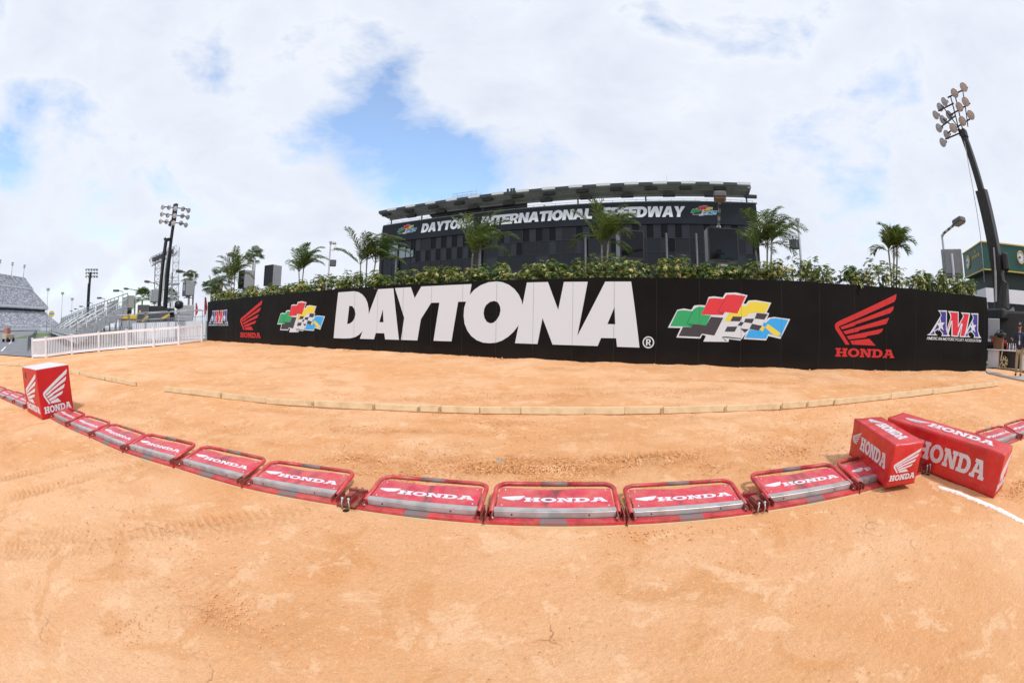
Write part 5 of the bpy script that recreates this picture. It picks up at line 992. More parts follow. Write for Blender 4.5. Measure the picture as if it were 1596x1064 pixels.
# ================================================================== THE DARK GLASS BUILDING
AB = R(22); NB = Vector((math.sin(AB), math.cos(AB), 0)); TB = Vector((math.cos(AB), -math.sin(AB), 0))
def sB(px, py, u):
    d = ray(px, py); k = u / (d.x * NB.x + d.y * NB.y); P = d * k; return P.x * TB.x + P.y * TB.y, P.z + H
def tower():
    root = empty('glass_building', NB * 50, (0, 0, -AB), 'long dark glass building with white lettering and a flat canopy roof behind the hedge', 'building')
    rnd = random.Random(3); U = 50.0; Q = lambda s, u, z: Vector((s, u - U, z)); ZT_ = 17.33; sL, sR = -41.5, 10.45
    m_body = mat('building_black', (.010, .012, .016), .4, spec=.25); m_sign = mat('sign_band', (.014, .018, .026), .32, var=.35, scale=.25, spec=.25); m_frame = mat('mullion', (.012, .014, .018), .4)
    g = MB(); g.box(((sL + sR) / 2, 10.6, 8.3), (sR - sL - .6, 20, 17.2)); g.add([Q(sL, 50.2, -.5), Q(sL - 5.6, 56.2, -.5), Q(sL - 5.6, 56.2, 17.1), Q(sL, 50.2, 17.1)], [(0, 3, 2, 1)]); g.add([Q(sL - 5.6, 56.2, -.5), Q(sL - 5.6, 70, -.5), Q(sL - 5.6, 70, 17.1), Q(sL - 5.6, 56.2, 17.1), Q(sL, 50.2, 17.1), Q(sL, 70, 17.1)], [(0, 3, 2, 1), (3, 4, 5, 2)]); g.build('body', m_body, root)
    def pane(g, a, b, z0, z1, mi, org, ex):
        t1, t2 = rnd.uniform(-.014, .014), rnd.uniform(-.02, .02); n_ = Vector((ex.y, -ex.x, 0)); w2, h2 = (b - a) / 2, (z1 - z0) / 2; c = org + ex * (a + b) / 2 + Zv * (z0 + z1) / 2
        g.add([c + ex * (x * w2) + Zv * (y * h2) + n_ * (x * t1 * w2 + y * t2 * h2) for x, y in ((-1, -1), (1, -1), (1, 1), (-1, 1))], [(0, 1, 2, 3)], mi)
    zs = [-.5, 2.5, 5.0, 7.4, 9.4, 11.2, 12.9, 14.6]; n = 30; wS = (sR - sL) / n; g = MB(); gf = MB(); ex = Vector((1, 0, 0)); og = Q(0, 50.02, 0)
    for i in range(n):
        for j in range(len(zs) - 1):
            a, b = sL + i * wS, sL + (i + 1) * wS; ck = rnd.random()
            if j in (5, 6):  # checkered reflection put into the alternating tones of the panes
                pane(g, a, (a + b) / 2, zs[j], zs[j + 1], (1 if j % 2 else 2) if ck < .7 else 0, og, ex); pane(g, (a + b) / 2, b, zs[j], zs[j + 1], (2 if j % 2 else 1) if ck < .55 else 0, og, ex)
            elif j == 4 and i in (0, 1): pane(g, a, b, zs[j], zs[j + 1], 0, og, ex)
            else: pane(g, a, b, zs[j], zs[j + 1], 0 if rnd.random() < .8 else 1, og, ex)
        gf.box((sL + i * wS, -.0, 7.0), (.07, .10, 15.1))
    for z in zs[1:-1]: gf.box(((sL + sR) / 2, .0, z), (sR - sL, .085, .07))
    exL = Vector((5.6, -6.2, 0)).normalized(); oL = Q(sL - 5.6, 56.2, 0) + Vector((exL.y, -exL.x, 0)) * .2
    for i in range(4):
        for j in range(len(zs) - 1): pane(g, i * 2.08 + .05, (i + 1) * 2.08 - .05, zs[j] + .04, zs[j + 1] - .04, 0 if rnd.random() < .7 else 1, oL, exL)
    for i in range(5): gf.box(oL + exL * (i * 2.08) + Zv * 7, (.12, .12, 15.1))
    g.build('glazing', [M_glass, mat('glass_grey', (.012, .016, .024), .08, spec=.4), mat('glass_black', (.003, .004, .006), .08, spec=.18)], root); gf.build('mullions', m_frame, root)
    for s_ in (-38.6, -24.8, -10.8, -1.0, 2.6): 
        g = MB(); g.tube([Q(s_, 49.6, .2), Q(s_, 49.6, 13.4)], .16, 8); g.build('column', M_grey, root)
    g = MB(); g.box(((sL + sR) / 2, -.06, (14.6 + ZT_) / 2), (sR - sL, .3, ZT_ - 14.6)); g.bar(oL + exL * -.1 + Zv * 15.96, oL + exL * 8.4 + Zv * 15.96, .3, ZT_ - 14.6)
    k = 16
    g.build('sign_band', m_sign, root)
    g = MB(); g.box(((sL + sR) / 2, -.05, ZT_ + .06), (sR - sL + .3, .45, .12)); g.build('parapet_trim', mat('trim_grey_green', (.20, .22, .21), .6), root)
    fr = (Q(0, 50 - .22, 0), Vector((1, 0, 0)), Vector((0, 0, 1)), Vector((0, -1, 0)))
    zb = 15.46
    for wd, a, b in (('DAYTONA', (656.5, 363.5), (737, 353)), ('INTERNATIONAL', (749, 351), (921, 341)), ('SPEEDWAY', (937, 340.5), (1064, 337))):
        x0, x1 = sB(*a, 49.8)[0], sB(*b, 49.8)[0]; g = MB(); text(g, wd, HEAVY, fr, x0, zb - .03, x1 - x0 + .15, 1.33, .17, 0, .06, 0, .0); g.build('lettering', mat('sign_white', (.86, .89, .95), .5), root)
    for (x0, x1) in ((-38.85, -35.2), (2.1, 5.5)): flags('flag_logo', root, fr, x0, 15.62, x1 - x0, (x1 - x0) * .378, .02)
    # left-end panes; the sky seen through them is put into their colour
    for (xa, xb, ya, yb) in ((607, 619.5, 383, 401.5), (622.5, 631.5, 386, 401.5), (633, 639, 388, 400.5), (641, 644, 390, 400)):
        (a, z1), (b, z0) = sB(xa, ya, 49.9), sB(xb, yb, 49.9); g = MB(); g.box(((a + b) / 2, -.1, (z0 + z1) / 2), (b - a, .04, z1 - z0)); f = g.build('window', mat('sky_toned_pane', (.20, .24, .28), .12), root)
        g = MB(); g.poly([[(a - .1, z0 - .1), (b + .1, z0 - .1), (b + .1, z1 + .1), (a - .1, z1 + .1)], [(a, z0), (b, z0), (b, z1), (a, z1)]], (Vector((0, -.08, 0)), Vector((1, 0, 0)), Vector((0, 0, 1)), Vector((0, -1, 0))), 0, .08); g.build('frame', m_frame, f)
    # canopy roof
    fL, fR, iL, iR = -41.5, 9.73, -40.6, 9.57; zf, zi, uf = 19.31, 18.42, 48.3
    def slabq(g, P, th, mi=0): g.add(P + [p + Zv * th for p in P], [(0, 3, 2, 1), (4, 5, 6, 7), (0, 1, 5, 4), (1, 2, 6, 5), (2, 3, 7, 6), (3, 0, 4, 7)], mi)
    m_soff = mat('soffit', (.30, .32, .34), .6, var=.1, scale=.4)
    g = MB(); slabq(g, [Q(fL, uf, zf - .3), Q(fR, uf, zf - .3), Q(iR, 50, zi), Q(iL, 50, zi)], .25); 
    for k in range(25):
        t = k / 24; a, b = Q(fL + (fR - fL) * t, uf + .1, zf - .33), Q(iL + (iR - iL) * t, 49.8, zi - .03); g.bar(a, b, .12, .14)
    g.bar(Q(fL, 49.1, (zf + zi) / 2 - .2), Q(fR, 49.1, (zf + zi) / 2 - .2), .06, .06)
    rf = g.build('roof', m_soff, root)
    g = MB(); slabq(g, [Q(sB(668, 330, 50.3)[0], 50.3, zi - .1), Q(sB(822, 320, 50.3)[0], 50.3, zi - .1), Q(sB(822, 320, 58)[0], 58, zi - .5), Q(sB(690, 330, 58)[0], 58, zi - .5)], .3); g.build('rear_roof', m_soff, root)
    g = MB(); nn = 30; w_ = (fR - fL) / nn
    for k in range(nn):
        c = fL + (k + .5) * w_; g.box(Q(c, uf - .1 - .03 * (k % 2), zf - (.05 if k % 2 else .16)), (w_ - .02, .1, .32 if k % 2 else .40), None, k % 2)
    g.build('fascia', [mat('fascia_dark', (.035, .04, .042), .5), mat('fascia_white', (.60, .62, .64), .5)], rf)
    for k in range(12): g = MB(); g.box(Q(fL + 1.2 + k * 4.2, uf + .35, zf - .62), (1.5, .35, .26)); g.build('soffit_box', M_dark, rf)
    for k in range(10): g = MB(); g.box(Q(iL + 4.5 + k * 5.1, 49.4, zi - .35), (1.5, .5, .34)); g.build('soffit_box', M_dark, rf)
    g = MB(); g.bar(Q(iL, 50, zi - .15), Q(iR, 50, zi - .15), .22, .28); g.build('ring_beam', mat('beam_grey', (.22, .23, .24), .5), root)
    for px in (604.5, 609, 658, 753, 901, 1007.5, 1165.5):
        s_ = max(iL + .3, min(iR - .2, sB(px, 330, 50)[0])); g = MB(); g.tube([Q(s_, 50.0, ZT_ + .1), Q(s_, 50.0, zi - .2)], .10, 8); g.build('post', M_grey, root)
    # penthouse rooms and roof gear
    def room(xa, xb, u, z0, z1, m, name='penthouse'):
        a, b = sB(xa, 320, u)[0], sB(xb, 320, u)[0]; g = MB(); g.box(Q((a + b) / 2, u + 2, (z0 + z1) / 2), (b - a, 4, z1 - z0)); g.build(name, m, root)
    room(683, 806, 54, 17.2, 18.75, mat('penthouse_dark', (.05, .055, .06), .6)); room(978, 1010, 55, 17.2, 18.2, mat('penthouse_white', (.58, .58, .58), .6)); room(1010, 1041, 54, 17.2, 18.85, mat('penthouse_pale', (.42, .43, .44), .6)); room(1041, 1092, 54, 17.2, 18.85, mat('penthouse_grey', (.13, .14, .15), .5)); room(830, 845, 56, 17.2, 18.5, M_dark)
    g = MB(); g.bar(Q(sB(848, 320, 53)[0], 53, 18.5), Q(sB(866, 320, 53)[0], 53, 17.3), .5, .25); g.build('stair', M_lgrey, root)
    g = MB()
    for z in (.45, .85): g.tube([Q(sL + .2, 50.3, ZT_ + z * .6), Q(sR - .2, 50.3, ZT_ + z * .6)], .025, 5)
    for k in range(36): s_ = sL + .3 + k * (sR - sL - .6) / 35; g.tube([Q(s_, 50.3, ZT_), Q(s_, 50.3, ZT_ + .52)], .022, 5)
    g.build('railing', M_pole, root)
    g = MB(); a, b = sB(707, 300, 49.2)[0], sB(744, 300, 49.2)[0]; z0 = zf - .05; h = 1.05
    for zz in (.35, .7, 1.05):
        for u in (49.0, 50.4): g.tube([Q(a, u, z0 + zz), Q(b, u, z0 + zz)], .03, 5)
    for k in range(6):
        for u in (49.0, 50.4): s_ = a + (b - a) * k / 5; g.tube([Q(s_, u, z0 - .2), Q(s_, u, z0 + h + (.2 if k > 3 else 0))], .03, 5)
    g.build('roof_cage', M_pole, root)
    g = MB()
    for px in (791.5, 797, 801): s_ = sB(px, 300, 49)[0]; g.tube([Q(s_, 49, zf - .1), Q(s_, 49, zf + .35)], .04, 5); g.box(Q(s_, 49, zf + .5), (.3, .3, .4), Matrix.Rotation(.4, 3, 'Z'))
    g.build('roof_floodlights', M_dark, root)
    for px, hh in ((1041, 1.2), (689, .9)):
        g = MB(); s_ = sB(px, 300, 49)[0]; g.tube([Q(s_, 49, zf - .1), Q(s_, 49, zf + hh)], [.03, .015], 5); g.build('antenna', M_pole, root)
    g = MB(); g.box(Q(fR - .2, uf + .3, zf - .3), (.35, .35, .4), None, 0, .05); g.build('camera_housing', M_wpaint, root)
tower()

# ================================================================== RIGHT END: GREEN CLOCK SIGN, PIT BUILDING, TABLE, MAN
def clock_sign():
    Ct = at(1529, 376, 27); Cb = at(1532.5, 420.5, 27); d1 = at(1499, 384, 30.5); C = Vector((Ct.x, Ct.y, 0)); A_ = Vector((d1.x, d1.y, 0)); e1 = (A_ - C).normalized(); e2 = Vector((-e1.y, e1.x, 0)); e2 = e2 if e2.x * Ct.x + e2.y * Ct.y > 0 or e2.x > 0 else -e2
    if e2.x < 0: e2 = -e2
    L1 = (A_ - C).length; L2 = 16.0; z0, z1 = Cb.z, Ct.z; root = empty('clock_sign_building', C + Zv * gz(C.x, C.y), (0, 0, 0), 'white pit building topped by a dark green clock sign box at the right edge', 'building'); o = root.location; P = lambda a, b, z: C + e1 * a + e2 * b + Zv * z - o
    m_g = mat('sign_green', (.006, .075, .055), .35, var=.12, scale=.5); g = MB(); V = [P(0, 0, z0), P(L1, 0, z0), P(L1, L2, z0), P(0, L2, z0)]; V += [v + Zv * (z1 - z0) for v in V]; g.add(V, [(0, 1, 2, 3), (4, 7, 6, 5), (0, 4, 5, 1), (1, 5, 6, 2), (2, 6, 7, 3), (3, 7, 4, 0)]); sb = g.build('sign_box', m_g, root)
    g = MB(); n1 = (e2 * -1); n2 = (e1 * -1)
    for z in (z0 + .03, z1 - .02): g.bar(P(-.02, -.02, z), P(L1, -.02, z), .06, .07); g.bar(P(-.02, -.02, z), P(-.02, L2, z), .06, .07)
    g.build('gold_edging', M_gold, sb)
    hS = z1 - z0; f1 = (P(L1, -.005, z0), -e1, Zv.copy(), n1); f2 = (P(-.005, 0, z0), e2, Zv.copy(), n2)
    def clock(fr, x, y, r):
        org, ex, ey, en = fr; c = org + ex * x + ey * y; g = MB(); g.lathe([(r, 0), (r, .06), (r * .9, .08), (r * .88, .05)], c, en, 28, 0); g.lathe([(r * .88, .05), (0, .05)], c, en, 28, 1)
        for k in range(12):
            a = R(30 * k); q = c + (ex * math.sin(a) + ey * math.cos(a)) * r * .72 + en * .055; g.bar(q - (ex * math.sin(a) + ey * math.cos(a)) * r * .08, q + (ex * math.sin(a) + ey * math.cos(a)) * r * .08, .035, .01, 2, tuple(en))
        for a, l in ((R(285), .45), (R(262), .68)): q = c + en * .07; g.bar(q, q + (ex * math.sin(a) + ey * math.cos(a)) * r * l, .05, .012, 2, tuple(en))
        g.build('clock', [M_gold, M_white, M_dark], sb)
    clock(f1, L1 * .26, hS * .55, hS * .26); 
    def t2(px, py):
        d = ray(px, py); d = Vector((d.x, d.y, 0)); den = e2.x * -d.y + e2.y * d.x; return (-C.x * -d.y - C.y * d.x) / den
    xa, xb, xc = t2(1543, 410), t2(1566, 415), t2(1591, 405); clock(f2, xc, hS * .56, hS * .24)
    g = MB(); text(g, 'ROLEX', SLAB, f1, L1 * .49, hS * .56, L1 * .38, hS * .10, 0, 0, .02)
    cx, cy = L1 * .67, hS * .72; cr = hS * .075; g.poly([[(cx - cr * .6, cy), (cx + cr * .6, cy), (cx + cr, cy + cr * 1.4), (cx + cr * .45, cy + cr * .7), (cx + cr * .5, cy + cr * 1.9), (cx + cr * .12, cy + cr * .8), (cx, cy + cr * 2.1), (cx - cr * .12, cy + cr * .8), (cx - cr * .5, cy + cr * 1.9), (cx - cr * .45, cy + cr * .7), (cx - cr, cy + cr * 1.4)]], f1, 0, .02); g.build('gold_lettering', M_gold, sb)
    g = MB(); text(g, 'ROLEX', SLAB, f2, xa, hS * .22, xb - xa, hS * .20, 0, 0, .02); g.build('gold_lettering', M_gold, sb)
    zg = gz(C.x, C.y) - .4; zw = z0 - .95                           # the storey under the sign: recessed, white, glazed
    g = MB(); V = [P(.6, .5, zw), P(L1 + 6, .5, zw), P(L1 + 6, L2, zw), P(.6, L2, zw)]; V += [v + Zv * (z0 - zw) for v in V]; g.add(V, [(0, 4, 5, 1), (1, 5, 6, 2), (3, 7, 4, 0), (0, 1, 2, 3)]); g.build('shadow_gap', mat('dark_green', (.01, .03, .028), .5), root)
    zmid = zw - .75; g = MB(); V = [P(0, 0, zmid), P(L1 + 6, 0, zmid), P(L1 + 6, L2, zmid), P(0, L2, zmid)]; V += [v + Zv * (zw - zmid) for v in V]; g.add(V, [(0, 1, 2, 3), (4, 7, 6, 5), (0, 4, 5, 1), (1, 5, 6, 2), (3, 7, 4, 0)]); g.build('white_band', M_wpaint, root)
    zl = zmid - 1.75; g = MB(); V = [P(.15, .15, zl), P(L1 + 6, .15, zl), P(L1 + 6, L2, zl), P(.15, L2, zl)]; V += [v + Zv * (zmid - zl) for v in V]; g.add(V, [(0, 4, 5, 1), (3, 7, 4, 0)]); gl = g.build('window_strip', M_glass, root)
    for k in range(14):
        g = MB(); q = (.1, .1 + k * 1.9) if k < 9 else (.1 + (k - 8) * 1.9, .1); g.bar(P(*q, zl), P(*q, zmid), .1, .12); g.build('mullion', M_lgrey, gl)
    g = MB(); V = [P(0, 0, zl - .6), P(L1 + 6, 0, zl - .6), P(L1 + 6, L2, zl - .6), P(0, L2, zl - .6)]; V += [v + Zv * .6 for v in V]; g.add(V, [(0, 1, 2, 3), (4, 7, 6, 5), (0, 4, 5, 1), (1, 5, 6, 2), (3, 7, 4, 0)]); g.build('white_sill', M_wpaint, root)
    g = MB(); V = [P(.2, .2, zg), P(L1 + 6, .2, zg), P(L1 + 6, L2, zg), P(.2, L2, zg)]; V += [v + Zv * (zl - .6 - zg) for v in V]; g.add(V, [(0, 4, 5, 1), (1, 5, 6, 2), (3, 7, 4, 0)]); g.build('navy_wall', mat('navy_wall', (.02, .028, .06), .5), root)
    g = MB(); g.bar(P(.1, 2.0, zl - 1.35), P(.1, 8, zl - 1.35), .06, .35); g.build('yellow_stripe', M_yel, root)
clock_sign()
def pit_bits():
    pz = lambda x, y: gz(x, y) + .05
    # white counter with a black front opening just right of the wall
    def fpt(px, py, d): q = at(px, py, d); return Vector((q.x, q.y, 0))
    a, b = fpt(1539, 570, 18.6), fpt(1596, 570, 18.0); ex = (b - a).normalized(); ey = Zv.cross(ex); base = Vector((a.x, a.y, pz(a.x, a.y))); yaw = math.atan2(ex.y, ex.x)
    root = empty('white_counter', base, (0, 0, yaw), 'white counter with a dark opening behind the right end of the black wall', 'counter'); root.scale = (1, 1, .66); L = 2.2
    g = MB(); g.box((.30, .35, .45), (.60, .7, .90), None, 0, .01); g.build('side_cabinet', M_wpaint, root); g = MB(); g.box((1.98, .35, .45), (.44, .7, .90), None, 0, .01); g.build('side_cabinet', M_wpaint, root)
    g = MB(); g.box((1.18, .40, .45), (1.16, .55, .88)); g.build('dark_front', mat('counter_dark', (.03, .026, .03), .5), root)
    g = MB(); g.box((1.1, .33, .935), (2.3, .8, .06), None, 0, .01); g.build('counter_top', M_wpaint, root)
    # round casino style disc leaning against the counter
    r = .21; d_ = empty('round_plaque', base + ex * .95 - ey * .13 + Zv * .215, (R(-12), 0, yaw), 'round yellow and black disc propped in front of the white counter', 'disc')
    g = MB(); g.lathe([(0, -.015), (r, -.015), (r, .015), (r * .62, .016)], (0, 0, 0), (0, -1, 0), 32, 0)
    g.lathe([(r * .62, .016), (0, .017)], (0, 0, 0), (0, -1, 0), 32, 1)
    for k in range(8):
        a0 = R(45 * k); g.poly([[(r * .66 * math.cos(a0 + t), r * .66 * math.sin(a0 + t)) for t in (-.18, .18)] + [(r * .95 * math.cos(a0 + t), r * .95 * math.sin(a0 + t)) for t in (.22, -.22)]], (Vector((0, -.015, 0)), Vector((1, 0, 0)), Vector((0, 0, 1)), Vector((0, -1, 0))), 0, .003, 2)
    st = [((.12 if i % 2 == 0 else .05) * math.cos(R(90 + 36 * i)), (.12 if i % 2 == 0 else .05) * math.sin(R(90 + 36 * i))) for i in range(10)]; g.poly([st], (Vector((0, -.017, 0)), Vector((1, 0, 0)), Vector((0, 0, 1)), Vector((0, -1, 0))), 0, .003, 2); g.build('disc', [mat('disc_gold', (.55, .36, .04), .5), mat('disc_grey', (.42, .42, .45), .5), M_dark], d_)
    pl = empty('timber_offcut', base + ex * .72 - ey * .12, (0, R(10), yaw), 'pale timber offcut leaning beside the round disc', 'timber offcut'); g = MB(); g.box((0, 0, .29), (.05, .04, .58)); g.build('stick', M_pine, pl)
    # open cardboard carton on the counter
    cb = empty('cardboard_carton', base + ex * .45 + ey * .36 + Zv * .64, (0, 0, yaw + .1), 'brown open cardboard carton on the white counter', 'carton'); cb.scale = (.8, .8, .82); m_c = mat('cardboard', (.20, .095, .045), .8, var=.15); g = MB()
    for c, d in (((-.28, 0, .25), (.02, .5, .5)), ((.28, 0, .25), (.02, .5, .5)), ((0, -.24, .25), (.54, .02, .5)), ((0, .24, .25), (.54, .02, .5)), ((0, 0, .012), (.54, .46, .02))): g.box(c, d)
    g.build('case', m_c, cb); g = MB(); g.bar((-.28, -.24, .5), (-.28, -.42, .58), .5, .012); g.bar((.28, 0, .505), (.46, 0, .62), .4, .012); g.build('flap', m_c, cb)
    bg_ = empty('black_bag', base + ex * .55 + ey * .36 + Zv * 1.065, (0, 0, yaw), 'black bag lying on the open carton on the counter', 'bag'); g = MB(); g.box((0, 0, .09), (.62, .42, .18), None, 0, .07); g.build('body', M_dark, bg_); g = MB(); g.tube([(-.2, -.1, .16), (-.1, -.14, .26), (.1, -.14, .26), (.2, -.1, .16)], .014, 6); g.build('handle', M_grey, bg_)
    for i, (x, c, lb) in enumerate(((.98, (.62, .05, .03), 'small red bottle'), (1.10, (.7, .7, .72), 'small white bottle'), (1.2, (.16, .17, .2), 'small dark bottle'), (1.30, (.66, .66, .7), 'second small white bottle'), (1.42, (.5, .33, .2), 'small brown bottle'))):
        bt = empty('bottle', base + ex * x + ey * .25 + Zv * .64, (0, 0, 0), lb + ' standing on the white counter beside the carton', 'bottle', 'bottles on the counter'); g = MB(); g.lathe([(0, 0), (.035, 0), (.036, .14), (.014, .19), (.014, .21)], (0, 0, 0), (0, 0, 1), 12); g.build('glass', mat('bottle_%d' % i, c, .3), bt); g = MB(); g.lathe([(.016, .205), (.016, .235), (0, .235)], (0, 0, 0), (0, 0, 1), 10); g.build('cap', M_wpaint, bt)
    return base, ex, ey
pit_bits()
def man():
    c = at(1587, 586, 16.4); base = Vector((c.x, c.y, gz(c.x, c.y) + .05)); tow = Vector((-c.x, -c.y, 0)).normalized(); yaw = math.atan2(tow.y, tow.x) + math.pi / 2 - .12; k = 1.0
    root = empty('person', base, (0, 0, yaw), 'man in a navy jacket, khaki trousers and cap standing at the right edge', 'person'); root.scale = (.9, .9, .9)
    def skin(name, J, E, m, sub=2):
        me = bpy.data.meshes.new(name); me.from_pydata([j[:3] for j in J], E, []); o = bpy.data.objects.new(name, me); col.objects.link(o); md = o.modifiers.new('Skin', 'SKIN'); sl_ = me.skin_vertices[0].data if me.skin_vertices else None
        if sl_ is None:
            bpy.context.view_layer.objects.active = o; sl_ = me.skin_vertices[0].data
        for v, j in zip(sl_, J): v.radius = (j[3], j[4] if len(j) > 4 else j[3])
        sl_[0].use_root = True; s_ = o.modifiers.new('Sub', 'SUBSURF'); s_.levels = sub; s_.render_levels = sub; md.use_smooth_shade = True; me.materials.append(m); o.parent = root; return o
    m_sk = mat('skin', (.42, .20, .13), .5); m_j = mat('navy_cloth', (.012, .018, .040), .7, bump=.2, bscale=12); m_t = mat('khaki_cloth', (.36, .28, .19), .8, bump=.2, bscale=14); m_s = mat('blue_shirt', (.03, .05, .28), .7)
    # local frame: -y faces the camera, image left is -x
    skin('body', [(0, 0, .98, .13, .10), (0, .0, 1.2, .14, .10), (0, 0, 1.42, .15, .10), (0, 0, 1.50, .06), (0, -.005, 1.57, .055), (0, -.02, 1.66, .085, .10), (0, -.015, 1.75, .075, .09), (.19, 0, 1.43, .06), (.25, .0, 1.16, .048), (.23, -.10, .92, .034), (.23, -.13, .86, .03), (-.19, 0, 1.43, .06), (-.33, -.02, 1.19, .048), (-.36, -.26, 1.22, .034), (-.365, -.31, 1.235, .03), (.1, 0, .90, .09), (.11, -.01, .5, .065), (.115, .01, .1, .05), (-.1, 0, .90, .09), (-.13, -.01, .5, .065), (-.14, .01, .1, .05)],
         [(0, 1), (1, 2), (2, 3), (3, 4), (4, 5), (5, 6), (2, 7), (7, 8), (8, 9), (9, 10), (2, 11), (11, 12), (12, 13), (13, 14), (0, 15), (15, 16), (16, 17), (0, 18), (18, 19), (19, 20)], m_sk)
    skin('jacket', [(0, 0, .84, .185, .145), (0, 0, 1.02, .175, .14), (0, 0, 1.25, .18, .14), (0, .0, 1.42, .165, .12), (0, .005, 1.50, .08, .075), (.205, 0, 1.425, .082), (.265, 0, 1.16, .068), (.245, -.10, .93, .052), (-.205, 0, 1.425, .082), (-.345, -.02, 1.18, .068), (-.368, -.23, 1.215, .052)], [(0, 1), (1, 2), (2, 3), (3, 4), (3, 5), (5, 6), (6, 7), (3, 8), (8, 9), (9, 10)], m_j)
    skin('trousers', [(0, 0, .90, .155, .12), (.09, 0, .84, .11), (.112, -.01, .5, .085), (.118, .01, .09, .072), (-.09, 0, .84, .11), (-.132, -.01, .5, .085), (-.142, .01, .09, .072)], [(0, 1), (1, 2), (2, 3), (0, 4), (4, 5), (5, 6)], m_t)
    g = MB(); g.add([(-.045, -.148, 1.47), (.045, -.148, 1.47), (.03, -.152, 1.02), (-.03, -.152, 1.02)], [(0, 3, 2, 1)]); g.add([(-.045, -.13, 1.47), (.045, -.13, 1.47), (.03, -.13, 1.02), (-.03, -.13, 1.02)], [(0, 1, 2, 3)]); g.build('shirt', m_s, root)
    g = MB(); g.tube([(-.05, -.10, 1.52), (-.02, -.158, 1.36), (0, -.162, 1.2)], .007, 5); g.tube([(.05, -.10, 1.52), (.02, -.158, 1.36), (0, -.162, 1.2)], .007, 5); g.box((0, -.165, 1.13), (.075, .01, .13)); g.build('name_badge', M_white, root)
    for x, yo in ((.118, 0), (-.142, 0)):
        g = MB(); g.box((x, -.05, .045), (.095, .27, .09), None, 0, .035); g.build('shoe', mat('shoe_dark', (.02, .016, .014), .5), root)
    g = MB(); g.lathe([(.098, 0), (.102, .03), (.092, .075), (.06, .105), (0, .115)], (0, -.01, 1.735), (0, .1, 1), 18); g.box((0, -.145, 1.745), (.15, .13, .012), Matrix.Rotation(.18, 3, 'X'), 0, .004); g.box((0, -.098, 1.775), (.06, .02, .05), None, 1, .005); g.build('cap', [mat('cap_navy', (.02, .025, .04), .7), M_white], root)
    g = MB(); g.box((0, -.112, 1.695), (.13, .012, .03), None, 0, .004); g.build('sunglasses', M_dark, root)
    g = MB(); g.add([(-.014, -.105, 1.64), (.014, -.105, 1.64), (0, -.14, 1.645), (0, -.11, 1.69)], [(0, 1, 2), (0, 2, 3), (1, 3, 2)]); g.build('nose', m_sk, root); g = MB(); g.box((0, -.1, 1.61), (.045, .02, .008)); g.build('mouth', mat('lip', (.30, .11, .08), .5), root)
    for sx in (-1, 1):
        g = MB(); g.lathe([(0, -.008), (.026, -.004), (.03, .008), (0, .012)], (sx * .083, 0, 1.665), (sx, .2, 0), 10); g.build('ear', m_sk, root)
    for (wx, wy, wz), dr in (((.23, -.13, .86), Vector((0, -.25, -1))), ((-.365, -.31, 1.235), Vector((-.25, -.8, .35)))):
        dr = dr.normalized(); s = dr.cross(Vector((0, 1, .3))).normalized(); J = [(wx, wy, wz, .028, .02), tuple(Vector((wx, wy, wz)) + dr * .05) + (.034, .018)]; E_ = [(0, 1)]
        for q, (off, ln) in enumerate(((-.03, .075), (-.01, .09), (.011, .085), (.03, .065))):
            a = Vector(J[1][:3]) + s * off + dr * .02; b = a + dr * ln * .5; c_ = b + (dr + Vector((0, -.45, -.3))).normalized() * ln * .5; i0 = len(J); J += [tuple(a) + (.010,), tuple(b) + (.009,), tuple(c_) + (.008,)]; E_ += [(1, i0), (i0, i0 + 1), (i0 + 1, i0 + 2)]
        a = Vector(J[0][:3]) + dr * .025 - s * .03; b = a - s * .028 + dr * .035; i0 = len(J); J += [tuple(a) + (.012,), tuple(b) + (.010,)]; E_ += [(0, i0), (i0, i0 + 1)]; skin('hand', J, E_, m_sk, 1)
man()
# ================================================================== SMALL FAR THINGS
def feather_flag(label, px, py0, py1, d, h=3.4):
    p = at(px, 505, d); zt = at(px, py0, d).z; zb = at(px, py1, d).z; b = Vector((p.x, p.y, gz(p.x, p.y))); root = empty('feather_flag', b, (0, 0, 0), label, 'flag', 'red feather flags'); zt -= b.z; zb -= b.z
    g = MB(); g.tube([(0, 0, 0), (0, 0, zt)], .03, 6); g.build('pole', M_lgrey, root); g = MB(); n = 12; V = []
    for i in range(n + 1): t = i / n; w_ = .34 * math.sin(math.pi * min(1, .15 + .75 * (1 - t))) ; V += [(.03, .0, zb + (zt - zb) * t), (.03 + w_, .06 * math.sin(t * 6), zb + (zt - zb) * t)]
    g.add(V, [(2 * i, 2 * i + 1, 2 * i + 3, 2 * i + 2) for i in range(n)]); g.add([(x, y + .01, z) for x, y, z in V], [(2 * i, 2 * i + 2, 2 * i + 3, 2 * i + 1) for i in range(n)]); g.build('banner', M_flagred, root)
feather_flag('tall red feather flag touching the left end of the black wall', 318, 463, 491, 41); feather_flag('short red feather flag left of the taller one behind the steel fence', 304, 472, 492, 44); feather_flag('distant red feather flag beside the high end of the bleachers', 187, 484, 500, 58)
def kiosk():
    p = at(203, 505, 62); b = Vector((p.x, p.y, gz(p.x, p.y))); root = empty('yellow_kiosk', b, (0, 0, R(40)), 'yellow topped kiosk behind the steel fence beside the bleachers', 'kiosk'); zt = at(203, 491.5, 62).z - b.z
    g = MB(); g.box((0, 0, (zt - .5) / 2), (3.2, 2.6, zt - .5)); g.build('walls', M_lgrey, root); g = MB(); g.box((0, 0, zt - .25), (3.6, 3.0, .5), None, 0, .04); g.build('fascia', M_yel, root); g = MB(); g.box((0, -1.31, 1.4), (1.8, .04, .9)); g.build('hatch', M_dark, root)
kiosk()
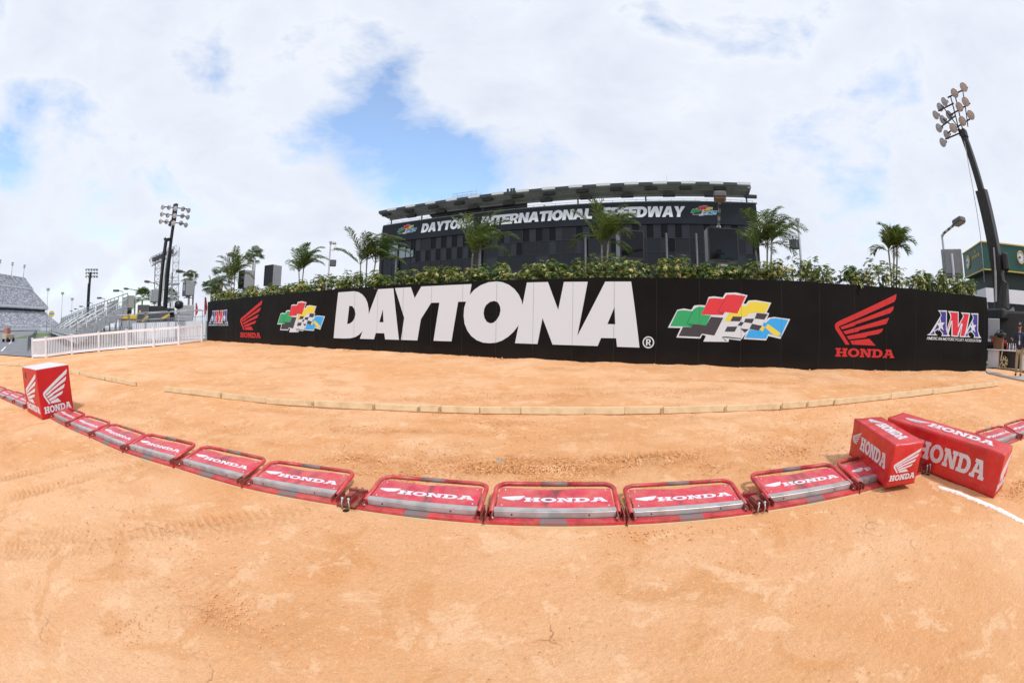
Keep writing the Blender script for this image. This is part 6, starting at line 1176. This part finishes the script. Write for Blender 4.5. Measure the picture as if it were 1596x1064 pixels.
def spot(label, px, py, d):
    p = at(px, py, d); b = Vector((p.x, p.y, gz(p.x, p.y))); root = empty('spotlight', b, (0, 0, R(30)), label, 'spotlight', 'black spotlights on stands'); z = p.z - b.z; g = MB(); g.tube([(0, 0, 0), (0, 0, z - .3)], .05, 8); g.build('stand', M_lgrey, root); g = MB(); g.box((0, 0, z), (.75, .6, .62), None, 0, .15); g.lathe([(.26, 0), (.3, .1), (0, .1)], (0, -.32, z), (0, -1, 0), 14); g.build('housing', M_dark, root)
spot('black spotlight on a stand in front of the crane carrier', 279, 475, 36); spot('black spotlight on a stand beside the yellow kiosk', 200, 485.5, 45)
def oval_sign():
    c = at(80.5, 489, 95); b = Vector((c.x, c.y, gz(c.x, c.y))); root = empty('oval_sign', b, (0, 0, R(60)), 'yellow oval sign on a post above the far bleachers', 'sign'); z = c.z - b.z; g = MB(); g.tube([(0, .2, 0), (0, .2, z)], .1, 6); g.build('post', M_lgrey, root); g = MB(); F_ = (Vector((0, 0, z)), Vector((1, 0, 0)), Vector((0, 0, 1)), Vector((0, -1, 0))); g.poly([arc(0, 0, .75, .58, 0, 345, 23)], F_, -.08, .02, 0); g.poly([[(-.6, -.16), (.6, -.16), (.6, .16), (-.6, .16)]], F_, .02, .03, 1); g.build('face', [M_yel, M_blue], root)
oval_sign()
def mast(label, px, py, d):
    p = at(px, py, d); b = Vector((p.x, p.y, gz(p.x, p.y))); root = empty('light_mast', b, (0, 0, 0), label, 'light mast', 'thin far light masts'); z = p.z - b.z; g = MB(); g.tube([(0, 0, 0), (0, 0, z)], .14, 6); g.build('pole', M_lgrey, root); g = MB(); g.box((0, 0, z), (1.5, 1.2, .9)); g.build('lamp_cluster', M_lgrey, root)
mast('thin far light mast right of the grandstand roof', 75, 451, 190); mast('thin far light mast between the grandstand and the bleachers', 97.5, 457, 200); mast('thin short light mast just left of the small crane', 112.5, 466, 210)
def buggy():
    p = at(13, 515, 70); b = Vector((p.x, p.y, gz(p.x, p.y))); root = empty('utility_cart', b, (0, 0, R(25)), 'small tan and red utility cart by the road at the far left', 'cart'); g = MB(); g.box((0, 0, .75), (1.2, 2.4, .7), None, 0, .08); g.build('body', mat('cart_tan', (.46, .36, .24), .5), root); g = MB(); g.box((0, -.3, 1.5), (1.0, 1.0, .9), None, 0, .06); g.build('cab', mat('cart_cab', (.40, .16, .12), .5), root)
    for x in (-.6, .6):
        for y in (-.8, .8): g = MB(); g.lathe([(0, -.1), (.3, -.1), (.33, 0), (.3, .1), (0, .1)], (x, y, .33), (1, 0, 0), 14); g.build('wheel', M_dark, root)
buggy()
